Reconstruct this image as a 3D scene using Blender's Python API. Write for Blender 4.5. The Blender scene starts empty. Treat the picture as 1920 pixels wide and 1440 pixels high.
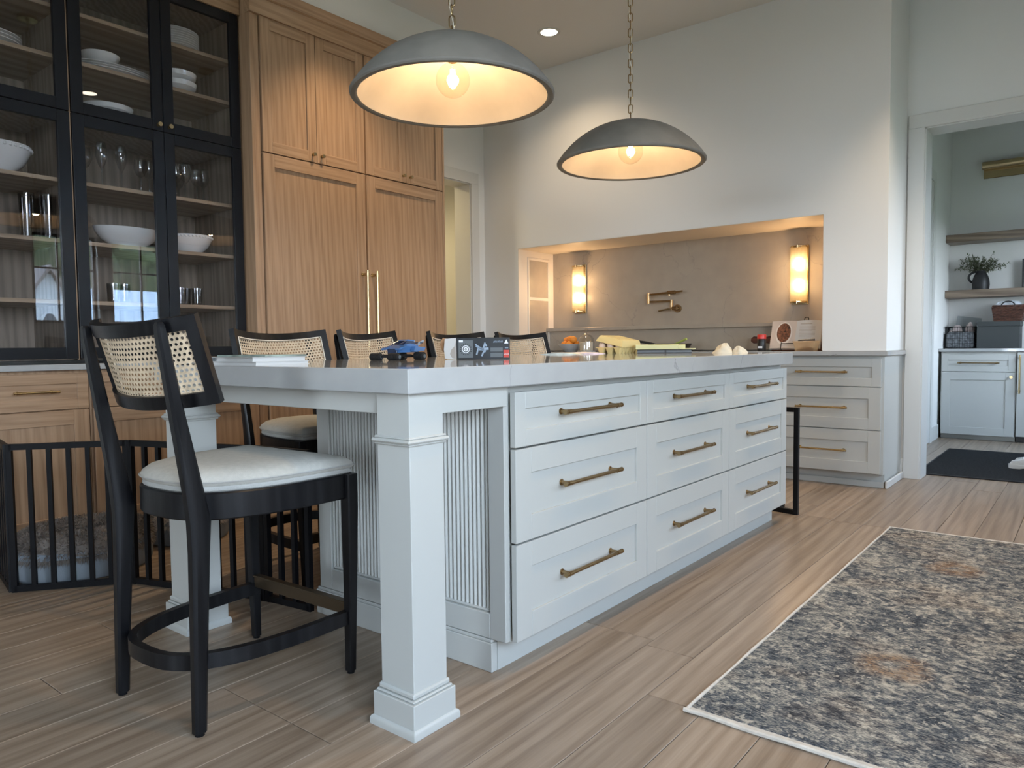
import bpy, bmesh, math, random
from mathutils import Vector, Matrix
random.seed(7)
S = bpy.context.scene
C = S.collection
PI = math.pi
# ---------------------------------------------------------------- camera
cam_d = bpy.data.cameras.new('camera'); cam = bpy.data.objects.new('camera', cam_d); C.objects.link(cam)
S.camera = cam
F_PX, YAW, PIT, ROL, CH = 1384.775, -0.6725958, -0.0523612, -0.0103623, 0.974
cam_d.sensor_fit = 'HORIZONTAL'; cam_d.sensor_width = 36.0; cam_d.lens = F_PX / 1920 * 36.0
cam_d.clip_start = 0.05; cam_d.clip_end = 200
_fw = Vector((math.sin(YAW) * math.cos(PIT), math.cos(YAW) * math.cos(PIT), math.sin(PIT)))
_rt = Vector((math.cos(YAW), -math.sin(YAW), 0)); _up = _rt.cross(_fw)
_c, _s = math.cos(ROL), math.sin(ROL)
_r2 = _c * _rt + _s * _up; _u2 = -_s * _rt + _c * _up
cam.matrix_world = Matrix(((_r2.x, _u2.x, -_fw.x, 0), (_r2.y, _u2.y, -_fw.y, 0), (_r2.z, _u2.z, -_fw.z, CH), (0, 0, 0, 1)))
# ---------------------------------------------------------------- sky, exposure
W = bpy.data.worlds.new('sky'); S.world = W; W.use_nodes = True
wn = W.node_tree.nodes; wl = W.node_tree.links; wn.clear()
w_out = wn.new('ShaderNodeOutputWorld'); w_bg = wn.new('ShaderNodeBackground')
w_tc = wn.new('ShaderNodeTexCoord'); w_sep = wn.new('ShaderNodeSeparateXYZ'); w_rmp = wn.new('ShaderNodeValToRGB')
w_rmp.color_ramp.elements[0].position = 0.0; w_rmp.color_ramp.elements[0].color = (0.80, 0.88, 0.96, 1)
w_rmp.color_ramp.elements[1].position = 0.7; w_rmp.color_ramp.elements[1].color = (0.50, 0.70, 0.98, 1)
wl.new(w_tc.outputs['Generated'], w_sep.inputs[0]); wl.new(w_sep.outputs['Z'], w_rmp.inputs[0])
wl.new(w_rmp.outputs[0], w_bg.inputs['Color']); wl.new(w_bg.outputs[0], w_out.inputs['Surface'])
w_bg.inputs['Strength'].default_value = 18.0
S.view_settings.view_transform = 'Standard'; S.view_settings.look = 'None'
S.view_settings.gamma = 1.0; S.view_settings.use_curve_mapping = False
S.view_settings.exposure = 0.48
def portal(name, loc, size, rot):
    l = bpy.data.lights.new(name, 'AREA'); l.shape = 'RECTANGLE'; l.size, l.size_y = size
    l.cycles.is_portal = True
    o = bpy.data.objects.new(name, l); C.objects.link(o); o.location = loc; o.rotation_euler = rot
    return o
XR = 1.5
WIN = [(3.22, 3.91, 1.29, 2.32), (4.08, 4.77, 1.29, 2.32), (-1.2, 1.0, 0.85, 2.60)]      # openings in the right wall, the last added for more side light: y0,y1,z0,z1
for i, (a, b, c, d) in enumerate(WIN):
    portal('window_portal', (XR + 0.2, (a + b) / 2, (c + d) / 2), (d - c, b - a), (0, PI / 2, 0))
portal('window_portal', (-1.7, -7.5, 1.6), (2.0, 2.2), (PI / 2, 0, 0))
portal('window_portal', (0.75, 7.4, 1.55), (1.2, 1.3), (0, PI / 2, 0))
LAMP = (1.0, 0.73, 0.46)
def lamp(name, kind, loc, power, col=LAMP, radius=0.03, parent=None, **k):
    l = bpy.data.lights.new(name, kind); l.energy = power; l.color = col
    if kind in ('POINT', 'SPOT'): l.shadow_soft_size = radius
    for a, v in k.items(): setattr(l, a, v)
    o = bpy.data.objects.new(name, l); C.objects.link(o); o.location = loc
    if parent: o.parent = parent
    return o
P_PENDANT, P_SCONCE, P_CAN, P_HALL = 2.9, 3.6, 84.0, 46.0

# ---------------------------------------------------------------- materials
def new_mat(name):
    m = bpy.data.materials.new(name); m.use_nodes = True
    nt = m.node_tree; p = nt.nodes['Principled BSDF']
    return m, nt, p
def plain(name, col, rough=0.5, metal=0.0, bump=0.0, bscale=60, spec=None, var=0.0, vscale=3.0, trans=0.0, emit=None, estr=0.0):
    m, nt, p = new_mat(name)
    p.inputs['Base Color'].default_value = (*col, 1); p.inputs['Roughness'].default_value = rough; p.inputs['Metallic'].default_value = metal
    if spec is not None: p.inputs['Specular IOR Level'].default_value = spec
    if trans: p.inputs['Transmission Weight'].default_value = trans
    if emit: p.inputs['Emission Color'].default_value = (*emit, 1); p.inputs['Emission Strength'].default_value = estr
    if bump or var:
        tc = nt.nodes.new('ShaderNodeTexCoord')
    if var:
        n = nt.nodes.new('ShaderNodeTexNoise'); n.inputs['Scale'].default_value = vscale; n.inputs['Detail'].default_value = 5
        nt.links.new(tc.outputs['Object'], n.inputs['Vector'])
        r = nt.nodes.new('ShaderNodeValToRGB')
        r.color_ramp.elements[0].position = 0.3; r.color_ramp.elements[1].position = 0.7
        r.color_ramp.elements[0].color = (*[max(0, c * (1 - var)) for c in col], 1); r.color_ramp.elements[1].color = (*[min(1, c * (1 + var)) for c in col], 1)
        nt.links.new(n.outputs[0], r.inputs[0]); nt.links.new(r.outputs[0], p.inputs['Base Color'])
    if bump:
        n2 = nt.nodes.new('ShaderNodeTexNoise'); n2.inputs['Scale'].default_value = bscale; n2.inputs['Detail'].default_value = 3
        b = nt.nodes.new('ShaderNodeBump'); b.inputs['Strength'].default_value = bump; b.inputs['Distance'].default_value = 0.003
        nt.links.new(tc.outputs['Object'], n2.inputs['Vector']); nt.links.new(n2.outputs[0], b.inputs['Height']); nt.links.new(b.outputs[0], p.inputs['Normal'])
    return m
def wood(name, axis, cols, rough=0.45, ring=9.0, stretch=0.07, rnd_col=0.0, bump=0.15, fine=90, wr=0.34):
    """grain along axis (0,1,2); cols: dark, mid, light"""
    m, nt, p = new_mat(name); N = nt.nodes; L = nt.links
    tc = N.new('ShaderNodeTexCoord'); oi = N.new('ShaderNodeObjectInfo')
    vm = N.new('ShaderNodeVectorMath'); vm.operation = 'MULTIPLY_ADD'
    cmb = N.new('ShaderNodeCombineXYZ')
    for i in range(3):
        mu = N.new('ShaderNodeMath'); mu.operation = 'MULTIPLY'; mu.inputs[1].default_value = (37.3, 71.7, 53.1)[i]
        L.new(oi.outputs['Random'], mu.inputs[0]); L.new(mu.outputs[0], cmb.inputs[i])
    vm.inputs[1].default_value = (1, 1, 1)
    L.new(tc.outputs['Object'], vm.inputs[0]); L.new(cmb.outputs[0], vm.inputs[2])
    mp = N.new('ShaderNodeMapping'); sc = [1, 1, 1]; sc[axis] = stretch; mp.inputs['Scale'].default_value = sc
    L.new(vm.outputs[0], mp.inputs['Vector'])
    wv = N.new('ShaderNodeTexWave'); wv.bands_direction = 'DIAGONAL'; wv.wave_profile = 'SIN'
    wv.inputs['Scale'].default_value = ring; wv.inputs['Distortion'].default_value = 7.0; wv.inputs['Detail'].default_value = 2.0
    wv.inputs['Detail Scale'].default_value = 1.1
    L.new(mp.outputs[0], wv.inputs['Vector'])
    mp2 = N.new('ShaderNodeMapping'); sc2 = [1, 1, 1]; sc2[axis] = 0.03; mp2.inputs['Scale'].default_value = sc2
    L.new(vm.outputs[0], mp2.inputs['Vector'])
    ns = N.new('ShaderNodeTexNoise'); ns.inputs['Scale'].default_value = fine; ns.inputs['Detail'].default_value = 4; ns.inputs['Roughness'].default_value = 0.65
    L.new(mp2.outputs[0], ns.inputs['Vector'])
    mx = N.new('ShaderNodeMath'); mx.operation = 'MULTIPLY_ADD'; mx.inputs[1].default_value = wr
    ms = N.new('ShaderNodeMath'); ms.operation = 'MULTIPLY'; ms.inputs[1].default_value = 1 - wr
    L.new(ns.outputs[0], ms.inputs[0]); L.new(wv.outputs['Fac'], mx.inputs[0]); L.new(ms.outputs[0], mx.inputs[2])
    r = N.new('ShaderNodeValToRGB'); e = r.color_ramp.elements
    e[0].position = 0.30; e[0].color = (*cols[0], 1); e[1].position = 0.70; e[1].color = (*cols[2], 1)
    q = e.new(0.5); q.color = (*cols[1], 1)
    L.new(mx.outputs[0], r.inputs[0])
    out = r.outputs[0]
    if rnd_col:
        hs = N.new('ShaderNodeHueSaturation'); mr = N.new('ShaderNodeMapRange')
        mr.inputs['To Min'].default_value = 1 - rnd_col; mr.inputs['To Max'].default_value = 1 + rnd_col
        L.new(oi.outputs['Random'], mr.inputs['Value']); L.new(mr.outputs[0], hs.inputs['Value']); L.new(out, hs.inputs['Color']); out = hs.outputs[0]
    L.new(out, p.inputs['Base Color']); p.inputs['Roughness'].default_value = rough
    b = N.new('ShaderNodeBump'); b.inputs['Strength'].default_value = bump; b.inputs['Distance'].default_value = 0.001
    L.new(ns.outputs[0], b.inputs['Height']); L.new(b.outputs[0], p.inputs['Normal'])
    return m
def quartz(name, base, vein, rough=0.12, scale=1.6, vw=0.006):
    m, nt, p = new_mat(name); N = nt.nodes; L = nt.links
    tc = N.new('ShaderNodeTexCoord')
    n1 = N.new('ShaderNodeTexNoise'); n1.inputs['Scale'].default_value = 2.2; n1.inputs['Detail'].default_value = 6
    L.new(tc.outputs['Object'], n1.inputs['Vector'])
    va = N.new('ShaderNodeVectorMath'); va.operation = 'MULTIPLY_ADD'; va.inputs[1].default_value = (0.55, 0.55, 0.55)
    L.new(n1.outputs['Color'], va.inputs[0]); L.new(tc.outputs['Object'], va.inputs[2])
    v = N.new('ShaderNodeTexVoronoi'); v.feature = 'DISTANCE_TO_EDGE'; v.inputs['Scale'].default_value = scale
    L.new(va.outputs[0], v.inputs['Vector'])
    mr = N.new('ShaderNodeMapRange'); mr.inputs['From Max'].default_value = vw * scale; mr.inputs['To Min'].default_value = 1; mr.inputs['To Max'].default_value = 0
    L.new(v.outputs['Distance'], mr.inputs['Value'])
    n2 = N.new('ShaderNodeTexNoise'); n2.inputs['Scale'].default_value = 1.3
    L.new(tc.outputs['Object'], n2.inputs['Vector'])
    mr2 = N.new('ShaderNodeMapRange'); mr2.inputs['From Min'].default_value = 0.42; mr2.inputs['From Max'].default_value = 0.6
    L.new(n2.outputs[0], mr2.inputs['Value'])
    mu = N.new('ShaderNodeMath'); mu.operation = 'MULTIPLY'; L.new(mr.outputs[0], mu.inputs[0]); L.new(mr2.outputs[0], mu.inputs[1])
    n3 = N.new('ShaderNodeTexNoise'); n3.inputs['Scale'].default_value = 9; n3.inputs['Detail'].default_value = 8
    L.new(tc.outputs['Object'], n3.inputs['Vector'])
    r = N.new('ShaderNodeValToRGB'); r.color_ramp.elements[0].position = 0.35; r.color_ramp.elements[1].position = 0.65
    r.color_ramp.elements[0].color = (*[c * 0.93 for c in base], 1); r.color_ramp.elements[1].color = (*base, 1)
    L.new(n3.outputs[0], r.inputs[0])
    mix = N.new('ShaderNodeMix'); mix.data_type = 'RGBA'; mix.inputs[7].default_value = (*vein, 1)
    L.new(mu.outputs[0], mix.inputs[0]); L.new(r.outputs[0], mix.inputs[6]); L.new(mix.outputs[2], p.inputs['Base Color'])
    p.inputs['Roughness'].default_value = rough
    return m
def thin_glass(name, tint=(1, 1, 1), ior=1.5, rough=0.0, boost=1.0):
    m = bpy.data.materials.new(name); m.use_nodes = True; nt = m.node_tree; N = nt.nodes; N.clear()
    o = N.new('ShaderNodeOutputMaterial'); t = N.new('ShaderNodeBsdfTransparent'); g = N.new('ShaderNodeBsdfGlossy')
    lw = N.new('ShaderNodeLayerWeight'); lw.inputs['Blend'].default_value = 0.5; mx = N.new('ShaderNodeMixShader')
    t.inputs['Color'].default_value = (*tint, 1); g.inputs['Roughness'].default_value = rough
    f0 = ((ior - 1) / (ior + 1)) ** 2
    pw = N.new('ShaderNodeMath'); pw.operation = 'POWER'; pw.inputs[1].default_value = 5.0; nt.links.new(lw.outputs['Facing'], pw.inputs[0])
    ma = N.new('ShaderNodeMath'); ma.operation = 'MULTIPLY_ADD'; ma.inputs[1].default_value = (1 - f0) * .75; ma.inputs[2].default_value = f0; nt.links.new(pw.outputs[0], ma.inputs[0])
    mu = N.new('ShaderNodeMath'); mu.operation = 'MULTIPLY'; mu.inputs[1].default_value = boost; mu.use_clamp = True
    nt.links.new(ma.outputs[0], mu.inputs[0]); nt.links.new(mu.outputs[0], mx.inputs[0])
    nt.links.new(t.outputs[0], mx.inputs[1]); nt.links.new(g.outputs[0], mx.inputs[2]); nt.links.new(mx.outputs[0], o.inputs['Surface'])
    return m
def emis(name, col, s):
    m = bpy.data.materials.new(name); m.use_nodes = True; nt = m.node_tree; N = nt.nodes; N.clear()
    o = N.new('ShaderNodeOutputMaterial'); e = N.new('ShaderNodeEmission'); e.inputs['Color'].default_value = (*col, 1); e.inputs['Strength'].default_value = s
    nt.links.new(e.outputs[0], o.inputs['Surface']); return m
def rug_mat():
    m, nt, p = new_mat('rug_pile'); N = nt.nodes; L = nt.links
    tc = N.new('ShaderNodeTexCoord')
    def noise(scale, detail=6, mapping=None, rough=0.6):
        n = N.new('ShaderNodeTexNoise'); n.inputs['Scale'].default_value = scale; n.inputs['Detail'].default_value = detail; n.inputs['Roughness'].default_value = rough
        if mapping:
            mp = N.new('ShaderNodeMapping'); mp.inputs['Scale'].default_value = mapping; L.new(tc.outputs['Object'], mp.inputs['Vector']); L.new(mp.outputs[0], n.inputs['Vector'])
        else: L.new(tc.outputs['Object'], n.inputs['Vector'])
        return n.outputs[0]
    def ramp(src, stops):
        r = N.new('ShaderNodeValToRGB'); e = r.color_ramp.elements
        e[0].position, e[0].color = stops[0][0], (*stops[0][1], 1); e[1].position, e[1].color = stops[-1][0], (*stops[-1][1], 1)
        for a, c in stops[1:-1]:
            q = e.new(a); q.color = (*c, 1)
        L.new(src, r.inputs[0]); return r.outputs[0]
    def mix(f, a, b):
        x = N.new('ShaderNodeMix'); x.data_type = 'RGBA'; L.new(f, x.inputs[0])
        for k, v in ((6, a), (7, b)):
            if isinstance(v, tuple): x.inputs[k].default_value = (*v, 1)
            else: L.new(v, x.inputs[k])
        return x.outputs[2]
    def math_(op, a, b=None, clamp=False):
        x = N.new('ShaderNodeMath'); x.operation = op; x.use_clamp = clamp
        for k, v in enumerate((a, b)):
            if v is None: continue
            if isinstance(v, (int, float)): x.inputs[k].default_value = v
            else: L.new(v, x.inputs[k])
        return x.outputs[0]
    big = noise(3.2, 4); mid = noise(24, 6, (1, 1.3, 1)); fine = noise(150, 3, (0.55, 1.5, 1), 0.7); weave = noise(260, 2, (0.25, 1, 1))
    s1 = math_('ADD', math_('MULTIPLY', big, 0.35), math_('MULTIPLY', mid, 0.65))
    def stretch(x, a, c):
        m_ = N.new('ShaderNodeMapRange'); m_.inputs['From Min'].default_value = a; m_.inputs['From Max'].default_value = c; L.new(x, m_.inputs['Value']); return m_.outputs[0]
    s1 = stretch(s1, .40, .61); fc = stretch(fine, .33, .68)
    s2 = math_('ADD', math_('MULTIPLY', s1, 0.44), math_('MULTIPLY', fc, 0.56))
    base = ramp(s2, [(0.18, (0.022, 0.027, 0.035)), (0.36, (0.070, 0.082, 0.096)), (0.50, (0.160, 0.158, 0.148)), (0.64, (0.29, 0.272, 0.235)), (0.85, (0.50, 0.455, 0.37))])
    brown = ramp(noise(2.6, 3, (1, 1.3, 1)), [(0.50, (0, 0, 0)), (0.62, (0.55, 0.55, 0.55))])
    base = mix(brown, base, ramp(s2, [(0.2, (0.032, 0.023, 0.018)), (0.5, (0.12, 0.092, 0.075)), (0.85, (0.40, 0.335, 0.26))]))
    # faded cream outlines of floral motifs
    wv = N.new('ShaderNodeVectorMath'); wv.operation = 'MULTIPLY_ADD'; wv.inputs[1].default_value = (0.10, 0.10, 0)
    nn = N.new('ShaderNodeTexNoise'); nn.inputs['Scale'].default_value = 9; L.new(tc.outputs['Object'], nn.inputs['Vector'])
    L.new(nn.outputs['Color'], wv.inputs[0]); L.new(tc.outputs['Object'], wv.inputs[2])
    vo = N.new('ShaderNodeTexVoronoi'); vo.feature = 'F1'; vo.inputs['Scale'].default_value = 3.6; L.new(wv.outputs[0], vo.inputs['Vector'])
    ring = math_('SUBTRACT', 1.0, math_('MULTIPLY', math_('ABSOLUTE', math_('SUBTRACT', vo.outputs['Distance'], 0.27)), 38.0), True)
    ring2 = math_('SUBTRACT', 1.0, math_('MULTIPLY', math_('ABSOLUTE', math_('SUBTRACT', vo.outputs['Distance'], 0.13)), 36.0), True)
    rr = math_('MULTIPLY', math_('MAXIMUM', ring, ring2), ramp(noise(7, 5), [(0.46, (0, 0, 0)), (0.56, (1, 1, 1))]))
    base = mix(math_('MULTIPLY', rr, 0.75), base, (0.56, 0.50, 0.40))
    spk = math_('MULTIPLY', ramp(noise(48, 2), [(0.60, (0, 0, 0)), (0.66, (1, 1, 1))]), 0.55)
    base = mix(spk, base, (0.60, 0.54, 0.44))
    # rust medallions in a row along the rug
    sp = N.new('ShaderNodeSeparateXYZ'); L.new(wv.outputs[0], sp.inputs[0])
    yy = math_('SUBTRACT', math_('MODULO', math_('ADD', sp.outputs['Y'], 4.678), 1.18), 0.59)
    xx = math_('SUBTRACT', sp.outputs['X'], -0.33)
    d = math_('SQRT', math_('ADD', math_('MULTIPLY', xx, xx), math_('MULTIPLY', yy, yy)))
    med = math_('MULTIPLY', math_('SUBTRACT', 1.0, math_('MULTIPLY', math_('ABSOLUTE', math_('SUBTRACT', d, 0.065)), 17.0), True), ramp(fine, [(0.40, (0.15, 0.15, 0.15)), (0.58, (0.9, 0.9, 0.9))]))
    base = mix(math_('MULTIPLY', med, .75), base, (0.30, 0.15, 0.05))
    base = mix(math_('MULTIPLY', weave, 0.25), base, (0.10, 0.10, 0.10))
    L.new(base, p.inputs['Base Color']); p.inputs['Roughness'].default_value = 0.95; p.inputs['Specular IOR Level'].default_value = 0.1
    b = N.new('ShaderNodeBump'); b.inputs['Strength'].default_value = 0.5; b.inputs['Distance'].default_value = 0.004; L.new(fine, b.inputs['Height']); L.new(b.outputs[0], p.inputs['Normal'])
    return m
OAK = ((0.30, 0.182, 0.104), (0.375, 0.236, 0.140), (0.435, 0.284, 0.174))
m_oak_v = wood('oak_vertical_grain', 2, OAK, 0.42, 15.0, 0.055, wr=0.20)
m_oak_h = wood('oak_horizontal_grain', 1, OAK, 0.42, 15.0, 0.055, wr=0.20)
m_oak_in = wood('oak_interior', 2, ((0.21, 0.165, 0.125), (0.27, 0.215, 0.165), (0.33, 0.265, 0.205)), 0.5, 12, 0.05)
m_oak_sh = wood('oak_shelf', 1, ((0.26, 0.18, 0.115), (0.35, 0.25, 0.165), (0.43, 0.32, 0.22)), 0.45, 7, 0.08)
m_plank = wood('floor_oak', 1, ((0.205, 0.145, 0.097), (0.275, 0.202, 0.142), (0.335, 0.254, 0.183)), 0.34, 11.0, 0.045, 0.13, 0.10, 75, wr=0.22)
m_pshelf = wood('walnut_stained_oak', 0, ((0.13, 0.092, 0.064), (0.19, 0.14, 0.10), (0.25, 0.19, 0.14)), 0.45)
m_black = wood('black_stained_wood', 2, ((0.004, 0.004, 0.005), (0.006, 0.006, 0.007), (0.009, 0.009, 0.010)), 0.36, 12, 0.06, 0, 0.3)
m_black.node_tree.nodes['Principled BSDF'].inputs['Specular IOR Level'].default_value = 0.28
m_blackp = plain('black_cabinet_paint', (0.007, 0.008, 0.011), 0.35, spec=0.3)
m_blackm = plain('black_powder_coat', (0.004, 0.004, 0.005), 0.45, spec=0.22)
m_white = plain('cabinet_paint', (0.455, 0.458, 0.430), 0.33)
m_trim = plain('trim_paint', (0.60, 0.595, 0.565), 0.38)
m_wall = plain('wall_paint', (0.72, 0.715, 0.69), 0.75, bump=0.04, bscale=220)
m_ceil = plain('ceiling_paint', (0.72, 0.71, 0.69), 0.85)
m_niche = plain('niche_paint', (0.66, 0.60, 0.52), 0.5)
m_quartz = quartz('quartz_worktop', (0.40, 0.405, 0.398), (0.17, 0.175, 0.18), 0.05, 1.5, 0.0035)
m_quartzw = quartz('quartz_splash', (0.40, 0.345, 0.275), (0.26, 0.235, 0.205), 0.28, 1.35, 0.0035)
m_brass = plain('aged_brass', (0.33, 0.235, 0.125), 0.30, 1.0, var=0.12, vscale=25)
m_gold = plain('polished_brass', (0.52, 0.40, 0.22), 0.26, 1.0)
m_bronze = plain('bronze_rail', (0.13, 0.095, 0.06), 0.4, 0.9)
m_cane = plain('cane', (0.60, 0.47, 0.32), 0.6, var=0.15, vscale=40)
m_bead = plain('cane_spline', (0.78, 0.70, 0.58), 0.6)
m_linen = plain('linen', (0.47, 0.455, 0.41), 0.95, bump=0.5, bscale=500, spec=0.1, var=0.06, vscale=60)
m_linen2 = plain('grey_linen', (0.40, 0.395, 0.37), 0.95, bump=0.5, bscale=500, spec=0.1)
m_conc = plain('concrete', (0.205, 0.195, 0.178), 0.85, bump=0.25, bscale=25, var=0.16, vscale=6)
m_shin = plain('shade_plaster', (0.70, 0.60, 0.49), 0.8, var=0.08, vscale=5)
m_glass = thin_glass('cabinet_glass', (0.93, 0.93, 0.94), 1.55, 0.0, 1.0)
m_clear = thin_glass('clear_glass', (0.90, 0.91, 0.91), 1.5, 0.04, 3.2)
m_bulb = thin_glass('bulb_glass', (0.98, 0.95, 0.90), 1.45, 0.02, 1.0)
m_rod = thin_glass('ribbed_glass', (0.97, 0.94, 0.86), 1.5, 0.06, 2.2)
def rod_glow(m):
    nt = m.node_tree; o = nt.nodes['Material Output']; old = o.inputs['Surface'].links[0].from_socket
    tr = nt.nodes.new('ShaderNodeBsdfTranslucent'); tr.inputs['Color'].default_value = (.95, .90, .80, 1); mx = nt.nodes.new('ShaderNodeMixShader'); mx.inputs[0].default_value = .30
    nt.links.new(old, mx.inputs[1]); nt.links.new(tr.outputs[0], mx.inputs[2]); nt.links.new(mx.outputs[0], o.inputs['Surface'])
rod_glow(m_rod)
m_win = thin_glass('window_glass', (0.98, 0.99, 1.0), 1.5, 0.0, 0.6)
m_fil = emis('filament', (1.0, 0.74, 0.40), 110)
m_scb = emis('sconce_bulb', (1.0, 0.74, 0.44), 14)
m_can = emis('downlight_lens', (1.0, 0.86, 0.66), 14)
m_china = plain('white_china', (0.80, 0.80, 0.79), 0.12)
m_rug = rug_mat()
m_bind = plain('rug_binding', (0.55, 0.50, 0.43), 0.95, bump=0.6, bscale=160, var=0.12, vscale=40)
m_furg = plain('grey_plush', (0.20, 0.172, 0.150), 0.95, spec=0.1, var=0.25, vscale=14)
m_furw = plain('cream_plush', (0.50, 0.44, 0.385), 0.95, spec=0.1, var=0.2, vscale=14)
m_bedf = plain('grey_blue_fabric', (0.20, 0.225, 0.25), 0.9, bump=0.3, bscale=300)
m_mat = plain('charcoal_rubber_mat', (0.012, 0.013, 0.015), 0.8, bump=0.8, bscale=220)
m_dark = plain('dark_void', (0.012, 0.012, 0.012), 0.8)

# ---------------------------------------------------------------- mesh helpers
def fx(x): return Matrix(((0, 0, 1, x), (1, 0, 0, 0), (0, 1, 0, 0), (0, 0, 0, 1)))          # face +X : (u,v,n)->(Y,Z,X)
def fy(y): return Matrix(((1, 0, 0, 0), (0, 0, -1, y), (0, 1, 0, 0), (0, 0, 0, 1)))         # face -Y : (u,v,n)->(X,Z,-Y)
ID = Matrix.Identity(4)
class B:
    def __init__(s): s.bm = bmesh.new(); s.M = ID
    def box(s, x0, x1, y0, y1, z0, z1, bev=0.0, mi=0, M=None):
        M = M or s.M
        if bev > 0:
            t = bmesh.new(); bmesh.ops.create_cube(t, size=1)
            for v in t.verts: v.co = Vector((x0 + (v.co.x + .5) * (x1 - x0), y0 + (v.co.y + .5) * (y1 - y0), z0 + (v.co.z + .5) * (z1 - z0)))
            bmesh.ops.bevel(t, geom=list(t.edges), offset=bev, segments=1, affect='EDGES', profile=0.5)
            mp = {v: s.bm.verts.new(M @ v.co) for v in t.verts}
            for f in t.faces:
                q = s.bm.faces.new([mp[v] for v in f.verts]); q.material_index = mi
            t.free()
        else:
            P = [s.bm.verts.new(M @ Vector(p)) for p in ((x0, y0, z0), (x1, y0, z0), (x1, y1, z0), (x0, y1, z0), (x0, y0, z1), (x1, y0, z1), (x1, y1, z1), (x0, y1, z1))]
            for i in ((0, 3, 2, 1), (4, 5, 6, 7), (0, 1, 5, 4), (1, 2, 6, 5), (2, 3, 7, 6), (3, 0, 4, 7)):
                q = s.bm.faces.new([P[k] for k in i]); q.material_index = mi
        return s
    def loft(s, secs, closed=False, caps=True, mi=0, M=None):
        M = M or s.M
        R = [[s.bm.verts.new(M @ Vector(p)) for p in sec] for sec in secs]; n = len(R[0]); k = len(R)
        for i in range(k if closed else k - 1):
            a, b = R[i], R[(i + 1) % k]
            for j in range(n):
                q = s.bm.faces.new((a[j], a[(j + 1) % n], b[(j + 1) % n], b[j])); q.material_index = mi
        if caps and not closed:
            for r in (R[0], R[-1]):
                q = s.bm.faces.new(r); q.material_index = mi
        return s
    def cyl(s, p0, p1, r, seg=12, r2=None, mi=0, M=None):
        p0, p1 = Vector(p0), Vector(p1); d = (p1 - p0).normalized(); a = d.orthogonal().normalized(); b = d.cross(a)
        r2 = r if r2 is None else r2
        def rg(c, r): return [c + a * r * math.cos(2 * PI * i / seg) + b * r * math.sin(2 * PI * i / seg) for i in range(seg)]
        return s.loft([rg(p0, r), rg(p1, r2)], mi=mi, M=M)
    def tube(s, pts, r, seg=8, closed=False, mi=0, M=None):
        pts = [Vector(p) for p in pts]; n = len(pts); secs = []; ref = None
        for i, p in enumerate(pts):
            t = (pts[(i + 1) % n] - pts[i - 1]) if (closed or 0 < i < n - 1) else (pts[1] - pts[0] if i == 0 else pts[-1] - pts[-2])
            t.normalize()
            if ref is None: ref = t.orthogonal().normalized()
            ref = (ref - t * ref.dot(t)).normalized(); b = t.cross(ref)
            rr = r[i] if isinstance(r, (list, tuple)) else r
            secs.append([p + ref * rr * math.cos(2 * PI * k / seg) + b * rr * math.sin(2 * PI * k / seg) for k in range(seg)])
        return s.loft(secs, closed=closed, mi=mi, M=M)
    def rail(s, pts, w, h, closed=False, mi=0, M=None, up=(0, 0, 1)):
        """rectangular sweep: w sideways, h along up"""
        pts = [Vector(p) for p in pts]; n = len(pts); up = Vector(up); secs = []
        for i, p in enumerate(pts):
            t = (pts[(i + 1) % n] - pts[i - 1]) if (closed or 0 < i < n - 1) else (pts[1] - pts[0] if i == 0 else pts[-1] - pts[-2])
            sd = t.cross(up).normalized()
            secs.append([p + sd * a * w / 2 + up * b * h / 2 for a, b in ((-1, -1), (1, -1), (1, 1), (-1, 1))])
        return s.loft(secs, closed=closed, mi=mi, M=M)
    def lathe(s, prof, c=(0, 0, 0), seg=32, mi=0, M=None, sx=1, sy=1):
        """prof: (r,z) list, open; poles collapse"""
        M = M or s.M; c = Vector(c); rows = []
        for r, z in prof:
            if r < 1e-6: rows.append([s.bm.verts.new(M @ (c + Vector((0, 0, z))))])
            else: rows.append([s.bm.verts.new(M @ (c + Vector((r * sx * math.cos(2 * PI * i / seg), r * sy * math.sin(2 * PI * i / seg), z)))) for i in range(seg)])
        for a, b in zip(rows, rows[1:]):
            for i in range(seg):
                j = (i + 1) % seg
                if len(a) == 1 and len(b) == 1: continue
                vs = [a[0], b[j], b[i]] if len(a) == 1 else [a[i], a[j], b[0]] if len(b) == 1 else [a[i], a[j], b[j], b[i]]
                q = s.bm.faces.new(vs); q.material_index = mi
        return s
    def poly(s, pts, n0, n1, mi=0, M=None):
        """prism of a (u,v) outline between n0 and n1 (third axis)"""
        return s.loft([[(u, v, n0) for u, v in pts], [(u, v, n1) for u, v in pts]], mi=mi, M=M)
    def mesh(s, name, loc=(0, 0, 0), smooth=True):
        loc = Vector(loc)
        bmesh.ops.recalc_face_normals(s.bm, faces=s.bm.faces)
        for v in s.bm.verts: v.co -= loc
        if smooth:
            for f in s.bm.faces: f.smooth = True
            for e in s.bm.edges:
                if len(e.link_faces) == 2 and e.calc_face_angle(0) > 0.6: e.smooth = False
        me = bpy.data.meshes.new(name); s.bm.to_mesh(me); s.bm.free(); return me
ROOT = {}
def link(name, me, mats, parent=None, loc=None, kind=None):
    o = bpy.data.objects.new(name, me); C.objects.link(o)
    if me is not None:
        for m in (mats if isinstance(mats, (list, tuple)) else [mats]):
            if len(me.materials) < (len(mats) if isinstance(mats, (list, tuple)) else 1): me.materials.append(m)
    if parent: o.parent = parent; ROOT[o] = ROOT[parent]
    if loc is not None: o.location = loc
    if kind: o['kind'] = kind
    return o
def tag(o, label, cat, group=None):
    o['label'] = label; o['category'] = cat
    if group: o['group'] = group
    return o
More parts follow.
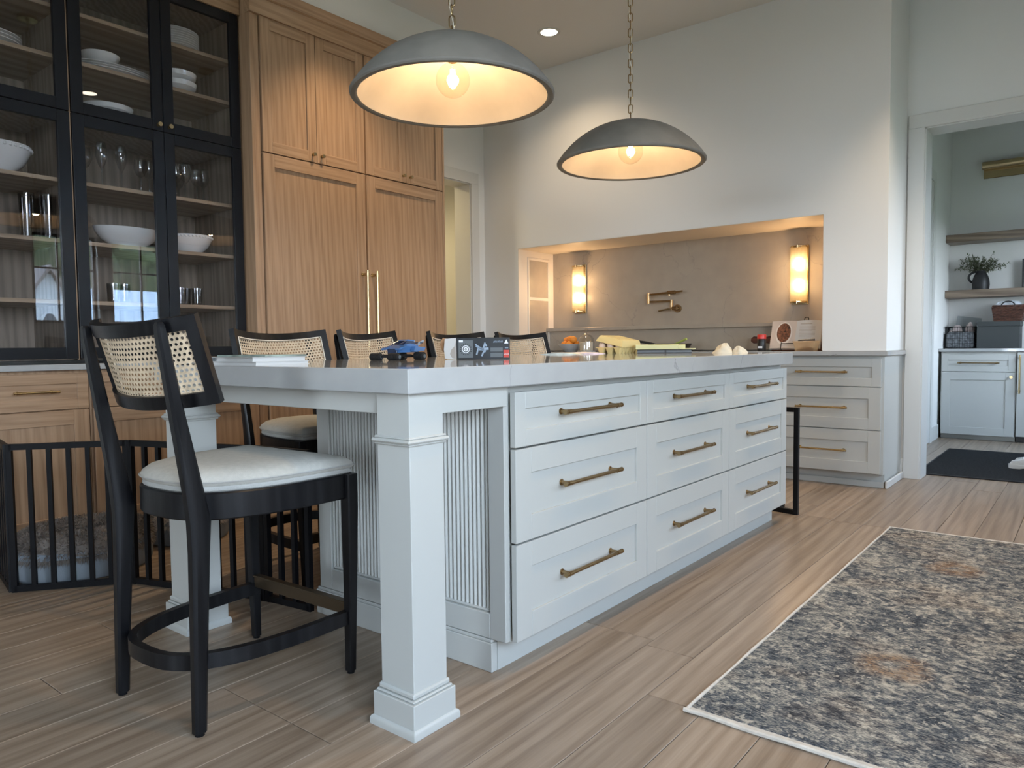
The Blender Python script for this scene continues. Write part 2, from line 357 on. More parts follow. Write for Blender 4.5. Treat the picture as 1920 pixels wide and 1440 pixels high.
def thing(name, label, cat, loc=(0, 0, 0), group=None):
    o = bpy.data.objects.new(name, None); C.objects.link(o); o.location = loc; o.empty_display_size = 0.1
    ROOT[o] = Vector(loc); return tag(o, label, cat, group)
def part(name, b, mats, parent, label=None, kind=None):
    o = link(name, b.mesh(name, ROOT[parent]), mats, parent, kind=kind)
    if label: o['label'] = label
    return o
def solo(name, b, mats, label, cat, group=None):
    """a thing that is one mesh; origin at the middle of its underside"""
    vs = [v.co for v in b.bm.verts]
    lo = Vector([min(v[i] for v in vs) for i in range(3)]); hi = Vector([max(v[i] for v in vs) for i in range(3)])
    c = Vector(((lo.x + hi.x) / 2, (lo.y + hi.y) / 2, lo.z))
    o = link(name, b.mesh(name, c), mats, None, c); ROOT[o] = c
    return tag(o, label, cat, group)
def struct(name, b, mats, parent=None):
    o = link(name, b.mesh(name), mats, parent)
    o['kind'] = 'structure'
    ROOT[o] = Vector((0, 0, 0)); return o
def piece(name, me, mat, parent, loc, rot=None, scale=None):
    o = link(name, me, mat, parent, Vector(loc) - ROOT[parent])
    if rot is not None: o.rotation_euler = rot
    if scale is not None: o.scale = scale
    return o
def text(body, size, M, mat, parent, name='lettering', depth=0.0006, sx=1.0):
    cu = bpy.data.curves.new(name, 'FONT'); cu.body = body; cu.size = size; cu.extrude = depth / 2; cu.align_x = 'CENTER'; cu.align_y = 'CENTER'; cu.resolution_u = 2
    t = bpy.data.objects.new('tmp', cu); C.objects.link(t)
    bpy.context.view_layer.update()
    me = bpy.data.meshes.new_from_object(t.evaluated_get(bpy.context.evaluated_depsgraph_get())); bpy.data.objects.remove(t); bpy.data.curves.remove(cu)
    me.transform(M @ Matrix.Diagonal((sx, 1, 1, 1))); me.transform(Matrix.Translation(-ROOT[parent])); me.materials.clear(); me.name = name
    return link(name, me, mat, parent)
def shaker(b, M, u0, u1, v0, v1, t=0.02, w=0.07, rec=0.008, mv=0, mh=0, mp=0, panel=True, bev=0.0012):
    b.box(u0, u0 + w, v0, v1, 0, t, bev, mv, M); b.box(u1 - w, u1, v0, v1, 0, t, bev, mv, M)
    b.box(u0 + w, u1 - w, v1 - w, v1, 0, t, bev, mh, M); b.box(u0 + w, u1 - w, v0, v0 + w, 0, t, bev, mh, M)
    if panel: b.box(u0 + w - .004, u1 - w + .004, v0 + w - .004, v1 - w + .004, 0, t - rec, 0, mp, M)
    return b
def pull(M, uc, vc, L, n0, horiz=True, r=0.0062, stand=0.034):
    b = B(); d = Vector((1, 0, 0)) if horiz else Vector((0, 1, 0)); c = Vector((uc, vc, n0 + stand))
    b.cyl(c - d * L / 2, c + d * L / 2, r, 12, M=M)
    for s_ in (-1, 1):
        e = c + d * s_ * (L / 2 - 0.024)
        b.cyl(e - Vector((0, 0, stand)), e, r * 1.02, 12, M=M)
        b.cyl(c + d * s_ * (L / 2 - 0.034), c + d * s_ * (L / 2 - 0.014), r * 1.28, 12, M=M)
        b.cyl(c + d * s_ * (L / 2 - 0.003), c + d * s_ * (L / 2 + 0.001), r * 1.28, 12, M=M)
        b.cyl(e - Vector((0, 0, stand)), e - Vector((0, 0, stand - .003)), r * 1.7, 12, M=M)
    return b
def knob(M, u, v, n0, r=0.013):
    b = B(); b.cyl((u, v, n0), (u, v, n0 + .018), r * .45, 10, M=M); b.cyl((u, v, n0 + .016), (u, v, n0 + .027), r, 14, M=M)
    b.cyl((u, v, n0), (u, v, n0 + .003), r * .8, 12, M=M); return b
# ================================================================ THE SETTING
ZC = 3.35; XL = -4.514; YB = 5.28; YD = 5.83
b = B(); b.box(-6.4, 1.7, -7.8, 9.3, -0.08, -0.012); floor = struct('floor', b, m_dark)
PW, PL = 0.1645, 2.1
plank_me = {}
def plank_mesh(L):
    k = round(L, 2)
    if k not in plank_me:
        b = B(); b.box(-PW / 2 + .0009, PW / 2 - .0009, 0.0012, k - .0012, -0.012, 0, 0.0011); plank_me[k] = b.mesh('plank')
    return plank_me[k]
cols_ = []
x = -1.293 - 20 * PW
while x < 1.5: cols_.append(x); x += PW
rnd = random.Random(3)
for i, x in enumerate(cols_):
    vis = x < 0.2
    y = -7.4 if not vis else -0.6 - rnd.choice([0, .35, .7, 1.05, 1.4, 1.75])
    if vis: piece('plank', plank_mesh(7.4 + y), m_plank, floor, (x + PW / 2, -7.4, 0))
    yend = 5.83 if x < -1.3 else 9.02
    if x > 0.2: yend = 5.83
    while y < yend:
        L = PL if not vis else rnd.choice([1.7, 2.1, 2.4, 2.1])
        L = min(L, yend - y)
        if L > 0.1: piece('plank', plank_mesh(L), m_plank, floor, (x + PW / 2, y, 0))
        y += L
for y in [4.0 + PW * k for k in range(10)]:                                  # hall boards beyond the left doorway
    piece('plank', plank_mesh(1.5), m_plank, floor, (-4.51, y, 0), (0, 0, PI / 2))
b = B(); b.box(-6.4, 1.7, -7.8, 9.3, ZC, ZC + 0.1); struct('ceiling', b, m_ceil)
# back wall with the cooking niche
NX0, NX1, NZ1, NY = -4.122, -1.488, 1.842, 5.82
b = B(); b.box(XL, -1.09, 5.832, 5.95, 0, ZC); struct('wall_back', b, m_wall)
b = B(); b.box(XL, NX0, YB, 5.832, .913, ZC); struct('wall_back_left', b, m_wall)
b = B(); b.box(NX1, -1.09, YB, 5.832, .913, ZC); struct('wall_back_right', b, m_wall)
b = B(); b.box(NX0, NX1, YB, 5.832, NZ1, ZC); struct('wall_back_top', b, m_wall)
b = B(); b.box(XL, -4.31, YB, 5.832, 0, .913); struct('wall_back_corner', b, m_wall)
b = B(); b.box(NX0, NX1, NY, 5.832, .913, NZ1); struct('wall_niche_splashback', b, m_quartzw)
b = B()                                                                       # niche lining
b.box(NX0, NX1, YB + .001, NY, NZ1 - .004, NZ1 + .001); b.box(NX1 - .004, NX1 + .001, YB + .001, NY, .92, NZ1)
SY0, SY1, SZ0, SZ1 = 5.425, 5.740, .99, 1.765
b.box(NX0 - .001, NX0 + .005, YB + .001, SY0, .92, NZ1); b.box(NX0 - .001, NX0 + .005, SY1, NY, .92, NZ1)
b.box(NX0 - .001, NX0 + .005, SY0, SY1, SZ1, NZ1); b.box(NX0 - .001, NX0 + .005, SY0, SY1, .92, SZ0)
struct('trim_1', b, m_niche)
# recessed spice shelf in the left cheek of the niche (rim, back and shelf stand proud of each other)
b = B()
for a0, a1, c0, c1 in ((SY0 - .012, SY0 + .012, SZ0 - .012, SZ1 + .012), (SY1 - .012, SY1 + .012, SZ0 - .012, SZ1 + .012), (SY0, SY1, SZ1 - .012, SZ1 + .012), (SY0, SY1, SZ0 - .012, SZ0 + .012)):
    b.box(NX0, NX0 + .012, a0, a1, c0, c1, .003)
b.box(NX0 + .001, NX0 + .010, SY0, SY1, 1.385, 1.415, .002)
struct('trim_2', b, m_niche)
b = B(); b.box(NX0 + .0005, NX0 + .0058, SY0, SY1, SZ0, SZ1); struct('trim_3', b, m_quartzw)
b = B(); b.box(NX0, NX1, 5.70, NY, 1.10, 1.131, .002); ledge = struct('trim_4', b, m_quartzw)
b = B(); b.box(NX0, NX1, 5.755, NY, .92, 1.10); struct('trim_5', b, m_quartzw)
# left wall, doorway to the hall, soffit over the oak units
DY0, DY1, DZ = 4.22, 5.09, 2.447
b = B()
b.box(XL - .18, XL, -7.5, DY0, 0, ZC); b.box(XL - .18, XL, DY1, 5.95, 0, ZC); b.box(XL - .18, XL, DY0, DY1, DZ, ZC)
struct('wall_left', b, m_wall)
b = B(); b.box(XL, -3.89, 0.55, 4.20, 3.06, ZC); struct('wall_soffit', b, m_wall)
b = B(); cw = .095
b.box(XL, XL + .02, DY1 - .006, DY1 + cw, 0, DZ - .006, .002); b.box(XL, XL + .02, DY0 - cw, DY0 + .006, 0, DZ - .006, .002); b.box(XL, XL + .02, DY0 - cw, DY1 + cw, DZ - .006, DZ + cw, .003)
b.box(XL - .185, XL + .002, DY1 - .014, DY1 + .001, 0, DZ); b.box(XL - .185, XL + .002, DY0 - .001, DY0 + .014, 0, DZ); b.box(XL - .185, XL + .002, DY0, DY1, DZ - .014, DZ + .001)
struct('door_1', b, m_trim)
b = B(); b.box(-6.3, -6.2, 3.7, 6.1, 0, 2.8); b.box(-6.3, XL - .17, 5.70, 5.95, 0, 2.8); b.box(-6.3, XL - .17, 3.7, 3.8, 0, 2.8); b.box(-6.3, XL - .17, 3.7, 6.0, 2.75, 2.85)
struct('wall_hall', b, m_wall)
# wall with the pantry doorway
PX0, PX1 = -0.985, 0.05
b = B(); b.box(-1.30, PX0, YD, 6.03, 0, ZC); b.box(PX1, XR + .2, YD, 6.03, 0, ZC); b.box(PX0, PX1, YD, 6.03, DZ, ZC)
struct('wall_pantry_front', b, m_wall)
b = B()
b.box(PX0 - cw, PX0 + .006, YD - .02, YD, 0, DZ - .006, .002); b.box(PX1 - .006, PX1 + cw, YD - .02, YD, 0, DZ - .006, .002); b.box(PX0 - cw, PX1 + cw, YD - .02, YD, DZ - .006, DZ + .088, .003)
b.box(PX0 - .001, PX0 + .014, YD - .002, 6.05, 0, DZ); b.box(PX1 - .014, PX1 + .001, YD - .002, 6.05, 0, DZ); b.box(PX0, PX1, YD - .002, 6.05, DZ - .014, DZ + .001)
struct('door_2', b, m_trim)
b = B(); b.box(-1.40, -1.265, 6.03, 9.1, 0, ZC); b.box(-1.40, .85, 9.02, 9.12, 0, ZC)
struct('wall_pantry', b, m_wall)
b = B()                                                                       # pantry right wall with its window opening
b.box(.75, .85, 6.03, 6.75, 0, ZC); b.box(.75, .85, 8.05, 9.1, 0, ZC); b.box(.75, .85, 6.75, 8.05, 0, .95); b.box(.75, .85, 6.75, 8.05, 2.15, ZC)
struct('wall_pantry_right', b, m_wall)
b = B(); X0 = -1.265                                                           # side door in the pantry
b.box(X0, X0 + .02, 7.93, 8.03, 0, 2.46, .002); b.box(X0, X0 + .02, 6.95, 7.05, 0, 2.46, .002); b.box(X0, X0 + .02, 6.95, 8.03, 2.46, 2.56, .003)
shaker(b, fx(X0), 7.05, 7.93, 0.01, 2.46, .012, .12, .006)
struct('door_3', b, m_trim)
# right wall with windows, wall behind the camera
b = B(); ys = [-7.5, WIN[2][0], WIN[2][1], WIN[0][0], WIN[0][1], WIN[1][0], WIN[1][1], 6.03]
for a, c in ((0, 1), (2, 3), (4, 5), (6, 7)): b.box(XR, XR + .18, ys[a], ys[c], 0, ZC)
for (y0, y1, z0, z1) in WIN: b.box(XR, XR + .18, y0, y1, 0, z0); b.box(XR, XR + .18, y0, y1, z1, ZC)
struct('wall_right', b, m_wall)
b = B(); b.box(XL - .18, -2.7, -7.68, -7.5, 0, ZC); b.box(-.7, XR + .18, -7.68, -7.5, 0, ZC); b.box(-2.7, -.7, -7.68, -7.5, 0, .5); b.box(-2.7, -.7, -7.68, -7.5, 2.7, ZC)
struct('wall_rear', b, m_wall)
def window(name, M, u0, u1, v0, v1, us, vs, fw=.05, mw=.018):
    b = B(); b.box(u0, u0 + fw, v0, v1, -.06, 0, .002, 0, M); b.box(u1 - fw, u1, v0, v1, -.06, 0, .002, 0, M); b.box(u0, u1, v0, v0 + fw, -.06, 0, .002, 0, M); b.box(u0, u1, v1 - fw, v1, -.06, 0, .002, 0, M)
    w = struct(name, b, m_blackp)
    for u in us: link('muntin', B().box(u - mw / 2, u + mw / 2, v0 + fw, v1 - fw, -.045, -.015, 0, 0, M).mesh('muntin'), m_blackp, w)
    for v in vs: link('muntin', B().box(u0 + fw, u1 - fw, v - mw / 2, v + mw / 2, -.044, -.016, 0, 0, M).mesh('muntin'), m_blackp, w)
    link('pane', B().box(u0 + fw, u1 - fw, v0 + fw, v1 - fw, -.032, -.028, 0, 0, M).mesh('pane'), m_win, w)
Mr = Matrix(((0, 0, -1, XR + .06), (1, 0, 0, 0), (0, 1, 0, 0), (0, 0, 0, 1)))
window('window_1', Mr, *WIN[0], [3.50], [1.925], .03); window('window_2', Mr, *WIN[1], [4.46], [1.925], .03)
window('added_window_3', Mr, *WIN[2], [-.1], [], .06, .09)  # unseen window added to brighten the island faces turned this way
window('added_window_4', Matrix(((1, 0, 0, 0), (0, 0, 1, -7.56), (0, 1, 0, 0), (0, 0, 0, 1))), -2.7, -.7, .5, 2.7, [-1.7], [], .06, .09)  # unseen rear window, added and sized for daylight from behind
window('window_5', Matrix(((0, 0, -1, .79), (1, 0, 0, 0), (0, 1, 0, 0), (0, 0, 0, 1))), 6.75, 8.05, .95, 2.15, [7.4], [1.55])
b = B(); b.box(-1.245, PX0 - cw, YD - .014, YD, 0, .14, .003)
struct('baseboard_pantry_wall', b, m_trim)
b = B(); b.box(-1.091, -1.076, YB + .03, YD - .022, 0, .05, .004); struct('trim_6', b, m_trim)
b = B(); b.box(X0, X0 + .014, 6.05, 6.95, 0, .14, .003); b.box(X0, X0 + .014, 8.03, 8.42, 0, .14, .003)
struct('baseboard_pantry', b, m_trim)
b = B(); b.box(XL, XL + .014, DY1 + cw, YB, 0, .14, .003); struct('baseboard_left', b, m_trim)

# ================================================================ ISLAND
IX0, IX1, IY0, IY1, IZ0, IZ1 = -2.560, -1.294, 1.226, 4.055, .858, .92
b = B(); b.box(IX0, IX1, IY0, IY1, IZ0, IZ1, .0025)
solo('island_worktop', b, m_quartz, 'thick pale quartz worktop with thin grey veins on the white island', 'worktop')
XF = -1.338
cols = [(1.668, 2.459), (2.463, 3.243), (3.247, 4.030)]
rows = [(.676, .838), (.394, .670), (.100, .388)]
wh = ['beside the fluted end panel', 'in the middle of the island', 'next to the black metal stand']
for (y0, y1), w_ in zip(cols, wh):
    t = thing('island_cabinet', 'white island cabinet of three shaker drawers ' + w_, 'cabinet', (-1.69, (y0 + y1) / 2, 0), 'island drawer cabinets')
    b = B(); b.box(-2.02, XF - .014, y0 - .002, y1 + .002, .098, .857); part('body', b, m_white, t)
    b = B(); b.box(-2.02, -1.393, y0 - .002, y1 + .002, 0, .098); part('toe_kick', b, m_white, t)
    for z0, z1 in rows:
        b = B(); shaker(b, fx(XF), y0, y1, z0, z1, .02, .075 if z1 - z0 > .2 else .05)
        d = part('drawer', b, m_white, t)
        part('handle', pull(fx(XF), (y0 + y1) / 2 - .005, (z0 + z1) / 2 + .008, .345, .012), m_brass, d, 'aged brass bar handle')
# fluted end
t = thing('island_end_panel', 'white fluted panel with moulded base closing the seating end of island', 'panel', (-1.77, 1.66, 0))
YF = 1.660
b = B(); b.box(-2.217, -1.342, YF + .0035, 1.6655, .10, .857); part('body', b, m_white, t)
b = B(); M = fy(YF + .004)
b.box(-2.217, -2.149, .10, .857, 0, .02, .002, 0, M); b.box(-1.403, -1.342, .10, .857, 0, .02, .002, 0, M)
b.box(-2.149, -1.403, .10, .176, 0, .02, .002, 0, M); b.box(-2.149, -1.403, .81, .857, 0, .02, .002, 0, M); part('frame', b, m_white, t)
b = B()
for (u0, u1, v0, v1) in ((-2.149, -2.139, .176, .81), (-1.413, -1.403, .176, .81), (-2.149, -1.403, .176, .186)): b.box(u0, u1, v0, v1, 0, .013, .004, 0, M)
part('bead_moulding', b, m_white, t)
fp = .0168; nfl = int((2.139 - 1.413) / fp); fp = (2.139 - 1.413) / nfl
bb = B(); bb.poly([(fp * .47 * math.cos(a), .010 * math.sin(a)) for a in [PI * k / 6 for k in range(7)]] , 0, .62)
fme = bb.mesh('flute')
for k in range(nfl): piece('flute', fme, m_white, t, (-2.139 + (k + .5) * fp, YF + .004, .186), (0, 0, PI))
b = B(); b.box(-2.235, -1.393, 1.639, 1.665, 0, .088, .002)
for (o_, z0, z1) in ((.004, .088, .098), (.010, .098, .112), (.016, .112, .124)): b.box(-2.235 + o_, -1.393 - o_, 1.639 + o_, 1.665, z0, z1, .002)
part('plinth', b, m_white, t)
b = B(); b.box(-2.217, -2.021, 1.667, 4.03, .0, .857); solo('island_back_panel', b, m_white, 'plain white knee wall of the island facing the row of stools', 'panel')
def post(px, wl):
    t = thing('island_post', wl, 'post', (px, IY0 + .083, 0), 'square island corner posts')
    c = Vector((px, IY0 + .083, 0))
    def sq(b, h, z0, z1, bev=.002): b.box(c.x - h, c.x + h, c.y - h, c.y + h, z0, z1, bev)
    b = B(); sq(b, .0595, .09, .857, .0015); part('shaft', b, m_white, t)
    b = B(); sq(b, .066, .727, .734, .003); sq(b, .072, .733, .744, .0045); sq(b, .066, .743, .750, .003); part('collar', b, m_white, t)
    b = B(); sq(b, .0755, .0, .086); sq(b, .070, .086, .093, .003); sq(b, .0655, .093, .108, .004); part('plinth', b, m_white, t)
    b = B(); s1 = [(c.x + h * a, c.y + h * d, z) for h, z in () for a, d in ()]
    secs = [[(c.x + a * h, c.y + d * h, z) for a, d in ((-1, -1), (1, -1), (1, 1), (-1, 1))] for h, z in ((.083, 0), (.083, .014), (.0805, .020), (.076, .0235))]
    b.loft(secs); part('shoe_moulding', b, m_white, t)
post(-1.377, 'white square island post beside the drawer fronts')
post(-2.475, 'white square island post behind the bar stool, by the dog pen')
for q, lb in (((-2.415, -1.437, 1.262, 1.284, .803, .857), 'white apron board between the two island posts'), ((-1.345, -1.325, 1.370, 1.638, .800, .857), 'short white apron board from the post to the drawer fronts'), ((-2.53, -2.51, 1.370, 4.03, .803, .857), 'long white apron board above the row of stools')):
    b = B(); b.box(*q, .0015); solo('island_apron', b, m_white, lb, 'apron', 'island apron boards')

# ================================================================ OAK WALL
XO = -3.87
def oak_door(t, name, u0, u1, v0, v1, w=.065, M=None, th=.022):
    M = M or fx(XO - th); b = B(); shaker(b, M, u0, u1, v0, v1, th, w, .009, 0, 1, 0, False); d = part(name, b, [m_oak_v, m_oak_h], t)
    b = B(); b.box(u0 + w - .004, u1 - w + .004, v0 + w - .004, v1 - w + .004, 0, th - .010, 0, 0, M); part('panel', b, m_oak_v, d)
    return d
for i, (y0, y1, wd) in enumerate(((2.540, 3.306, 'beside the black glass hutch'), (3.320, 4.050, 'beside the hall doorway'))):
    t = thing('tall_oak_cabinet', 'tall oak cabinet with long panel door ' + wd, 'cabinet', (-4.19, (y0 + y1) / 2, 0), 'tall oak cabinets')
    b = B(); b.box(XL + .004, XO - .023, y0 - .006, y1 + .006, .10, 2.93); part('body', b, m_oak_v, t)
    b = B(); b.box(XL + .004, XO - .08, y0 - .006, y1 + .006, 0, .10); part('toe_kick', b, m_blackp, t)
    d = oak_door(t, 'tall_door', y0, y1, .105, 2.120, .075)
    hy = y1 - .035 if i == 0 else y0 + .035
    part('handle', pull(fx(XO), hy, 1.05, .86, 0, False, .009, .05), m_gold, d, 'long brass bar handle')
    ym = (y0 + y1) / 2
    for k, (a, c) in enumerate(((y0, ym - .0015), (ym + .0015, y1))):
        d = oak_door(t, 'upper_door', a, c, 2.128, 2.905, .065)
        part('knob', knob(fx(XO), (c - .032) if k == 0 else (a + .032), 2.172, 0, .011), m_gold, d, 'small brass knob')
    if i == 0:
        b = B(); b.box(XL + .004, XO - .004, 2.472, 2.496, 0, 3.05, .002); b.box(XO - .03, XO - .012, 2.496, 2.534, 0, 2.94, .001); part('side_panel', b, m_oak_v, t)
    else:
        b = B(); b.box(XL + .004, XO - .002, 4.056, 4.075, 0, 2.94, .002); part('side_panel', b, m_oak_v, t)
b = B()
prof = [(-.04, 2.905), (.012, 2.905), (.012, 3.000), (.026, 3.006), (.030, 3.020), (.042, 3.040), (.048, 3.058), (.048, 3.064), (-.04, 3.064)]
b.loft([[(XO + d, y, z) for d, z in prof] for y in (2.468, 4.080)])
b.loft([[(-3.975 + d, y, z) for d, z in prof] for y in (.58, 2.468)])
solo('oak_cornice', b, m_oak_h, 'stepped oak cornice along the top of the hutch and tall units', 'cornice')

# hutch: glazed upper units
XH = -3.975; GT = .022
def hutch_unit(y0, y1, lab, knobs):
    t = thing('glazed_cabinet', lab, 'cabinet', (-4.24, (y0 + y1) / 2, .92), 'black framed glazed hutch cabinets')
    b = B(); b.box(XL + .004, XL + .016, y0, y1, .925, 2.91); part('back_panel', b, m_oak_in, t)
    b = B(); b.box(XL + .016, XH - GT - .004, y0, y0 + .018, .925, 2.91); b.box(XL + .016, XH - GT - .004, y1 - .018, y1, .925, 2.91)
    b.box(XL + .016, XH - GT - .004, y0, y1, .925, .945); b.box(XL + .016, XH - GT - .004, y0, y1, 2.885, 2.91); b.box(XL + .016, XH - GT - .004, y0, y1, 2.125, 2.150); part('carcass', b, m_oak_in, t)
    for z in (2.655, 2.415, 1.82, 1.522, 1.222):
        b = B(); b.box(XL + .016, XH - GT - .03, y0 + .018, y1 - .018, z - .020, z, .001); part('shelf', b, m_oak_sh, t)
    ym = (y0 + y1) / 2; M = fx(XH - GT)
    for (v0, v1, w, up) in ((2.142, 2.905, .056, True), (.930, 2.138, .056, False)):
        for k, (a, c) in enumerate(((y0 + .002, ym - .0015), (ym + .0015, y1 - .002))):
            b = B(); shaker(b, M, a, c, v0, v1, GT, w, 0, 0, 0, 0, False, .0015); d = part('glass_door', b, m_blackp, t)
            b = B(); b.box(a + w - .004, c - w + .004, v0 + w - .004, v1 - w + .004, .008, .012, 0, 0, M); part('pane', b, m_glass, d)
            if up: part('knob', knob(fx(XH), (c - .028) if k == 0 else (a + .028), v0 + .03, 0, .012), m_gold, d, 'small brass knob')
hutch_unit(1.545, 2.464, 'black framed glazed hutch cabinet of white bowls and wine glasses beside oak panel', True)
hutch_unit(.619, 1.538, 'black framed glazed hutch cabinet with a big beaded bowl, above the dog pen', True)
b = B(); b.box(XL + .02, XH - .012, 1.5385, 1.5445, .925, 2.905); solo('hutch_filler', b, m_oak_v, 'thin oak filler strip between the two black glazed hutch cabinets', 'filler')
b = B(); b.box(XL + .004, XO + .02, .58, 2.470, .878, .906, .002); solo('hutch_worktop', b, m_quartz, 'white worktop under the black glazed hutch', 'worktop')
for y0, y1, lab in ((.60, 1.532, 'oak base cabinet below the hutch, behind the grey dog bed'), (1.552, 2.466, 'oak base cabinet below the hutch, next to the tall oak units')):
    t = thing('oak_base_cabinet', lab, 'cabinet', (-4.19, (y0 + y1) / 2, 0), 'oak base cabinets of the hutch')
    b = B(); b.box(XL + .004, XO - .023, y0 - .008, y1 + .003, .10, .877); part('body', b, m_oak_v, t)
    b = B(); b.box(XL + .004, XO - .08, y0 - .008, y1 + .003, 0, .10); part('toe_kick', b, m_oak_h, t)
    ym = (y0 + y1) / 2
    for a, c in ((y0, ym - .002), (ym + .002, y1)):
        b = B(); M = fx(XO - .022); shaker(b, M, a, c, .690, .862, .022, .05, .009, 1, 1, 1); d = part('drawer', b, [m_oak_v, m_oak_h], t)
        part('handle', pull(fx(XO), (a + c) / 2, .777, .19, -.009, True, .005, .036), m_gold, d, 'slim brass bar handle')
        oak_door(t, 'door', a, c, .105, .685, .07)
# ================================================================ BAR STOOLS
def arc_pts(n, hw, R, y0):
    a = math.asin(hw / R); return [(R * math.sin(-a + 2 * a * i / n), y0 + R - R * math.cos(-a + 2 * a * i / n)) for i in range(n + 1)]
def seat_outline(hw_f, yf, hw_r, yr, n=28):
    """D plan: straight front at yf, bowed sides, round back at yr"""
    pts = [(-hw_f, yf), (hw_f, yf)]
    for i in range(1, n):
        a = PI * i / n; e = 0.72
        cx = math.copysign(abs(math.cos(a)) ** e, math.cos(a)); sy = abs(math.sin(a)) ** e
        w = hw_f + .012 * math.sin(a)
        pts.append((cx * w * (1 - .02 * sy), yf - .03 - (yf - .03 - yr) * sy))
    return pts
def make_stool():
    t = thing('bar_stool', 'x', 'bar stool')
    for sx in (-1, 1):                                                         # rear leg / back post in one bent piece
        b = B(); secs = []
        for (x, y, z, w, d) in ((.194, -.232, .008, .026, .032), (.193, -.226, .20, .030, .038), (.190, -.216, .46, .034, .048), (.190, -.214, .54, .034, .056), (.189, -.226, .62, .033, .048), (.188, -.262, .82, .030, .034), (.188, -.293, 1.005, .028, .025), (.188, -.296, 1.030, .026, .022), (.188, -.297, 1.038, .018, .014)):
            secs.append([(sx * x + a * w / 2, y + c * d / 2, z) for a, c in ((-1, -.6), (-.6, -1), (.6, -1), (1, -.6), (1, .6), (.6, 1), (-.6, 1), (-1, .6))])
        b.loft(secs); L = part('leg', b, m_black, t)
        part('glide', B().cyl((sx * .194, -.232, 0), (sx * .194, -.232, .010), .012, 10), m_blackm, L)
        b = B(); secs = []
        for (x, y, z, w) in ((.233, .232, .008, .024), (.240, .232, .30, .032), (.243, .232, .50, .038), (.243, .232, .602, .038)):
            secs.append([(sx * x + a * w / 2, y + c * w / 2, z) for a, c in ((-1, -.8), (-.8, -1), (.8, -1), (1, -.8), (1, .8), (.8, 1), (-.8, 1), (-1, .8))])
        b.loft(secs); L = part('leg', b, m_black, t)
        part('glide', B().cyl((sx * .233, .232, 0), (sx * .233, .232, .010), .011, 10), m_blackm, L)
    out = seat_outline(.248, .250, .19, -.222)
    def ring(o, z): return [(x * o, y * o + (1 - o) * .01, z) for x, y in out]
    b = B(); b.loft([ring(.985, .530), ring(1, .534), ring(1, .598), ring(.985, .602)]); part('seat_frame', b, m_black, t)
    b = B(); b.loft([ring(.95, .602), ring(.97, .606), ring(.97, .612), ring(.955, .617)]); part('seat_pad', b, m_linen2, t)
    b = B(); b.loft([ring(.955, .616), ring(.985, .622), ring(.995, .6285), ring(.97, .640), ring(.90, .652), ring(.75, .661), ring(.5, .665), ring(.2, .666)]); cu = part('cushion', b, m_linen, t)
    b = B(); b.tube([(x * .997, y * .997, .6285) for x, y in out], .0028, 5, True); part('piping', b, m_linen2, cu)
    ro = [(x, y) for x, y in seat_outline(.232, .245, .17, -.262)][1:] + [(-.232, .245)]
    b = B(); b.rail([(x, y, .172) for x, y in ro], .022, .040); part('stretcher_ring', b, m_black, t)
    b = B(); b.box(-.232, .232, .222, .238, .178, .216, .001); b.box(-.232, .232, .218, .242, .213, .218, .001); part('foot_rail', b, m_bronze, t, 'bronze clad foot rail')
    # curved back: frame and cane on a leaning arc
    hw, R, H = .250, .440, .226
    Mb = Matrix.Translation((0, -.175, .842)) @ Matrix.Rotation(math.radians(16.5), 4, 'X') @ Matrix.Translation((0, 0, 0))
    tip = R - math.sqrt(R * R - hw * hw)
    A = math.asin(hw / R)
    def P(s_, h, off=0):                                                       # s_ in -1..1 along arc
        a = A * s_; return Mb @ Vector(((R + off) * math.sin(a), -tip + R - (R + off) * math.cos(a), h))
    def band(s0, s1, h0, h1, th, n):
        secs = []
        for i in range(n + 1):
            s_ = s0 + (s1 - s0) * i / n
            secs.append([P(s_, h0, -th / 2), P(s_, h0, th / 2), P(s_, h1, th / 2), P(s_, h1, -th / 2)])
        return secs
    b = B(); n = 20
    b.loft(band(-1, 1, H - .034, H, .024, n)); b.loft(band(-1, 1, 0, .034, .024, n))
    b.loft(band(-1, -.885, .034, H - .034, .024, 3)); b.loft(band(.885, 1, .034, H - .034, .024, 3))
    bk = part('back_frame', b, m_black, t)
    # cane sheet with punched holes
    b = B(); ph, pw = .0128, .0140; h0, h1 = .033, H - .033; S0 = .888 * A * R; nr = int((h1 - h0) / ph); ph = (h1 - h0) / nr; nc = int(2 * S0 / pw); pw = 2 * S0 / nc
    for r in range(nr):
        off = .5 if r % 2 else 0.0
        for c in range(-1 if off else 0, nc):
            x0 = -S0 + (c + off) * pw; x1 = x0 + pw
            if x0 < -S0 - 1e-6 or x1 > S0 + 1e-6:
                x0, x1 = max(x0, -S0), min(x1, S0)
                q = [P(x / (A * R), h) for x, h in ((x0, h0 + r * ph), (x1, h0 + r * ph), (x1, h0 + (r + 1) * ph), (x0, h0 + (r + 1) * ph))]
                b.bm.faces.new([b.bm.verts.new(v) for v in q]); continue
            y0_, y1_ = h0 + r * ph, h0 + (r + 1) * ph; cx, cy = (x0 + x1) / 2, (y0_ + y1_) / 2; rx, ry = pw * .30, ph * .30
            outr = [(x0, y0_), (cx, y0_), (x1, y0_), (x1, cy), (x1, y1_), (cx, y1_), (x0, y1_), (x0, cy)]
            inr = [(cx + rx * math.cos(a), cy + ry * math.sin(a)) for a in [math.radians(225 + 45 * k) for k in range(8)]]
            vo = [b.bm.verts.new(P(x / (A * R), h)) for x, h in outr]; vi = [b.bm.verts.new(P(x / (A * R), h, .0006)) for x, h in inr]
            for k in range(8): b.bm.faces.new((vo[k], vo[(k + 1) % 8], vi[(k + 1) % 8], vi[k]))
    part('cane', b, m_cane, bk, 'woven natural cane with open holes', )
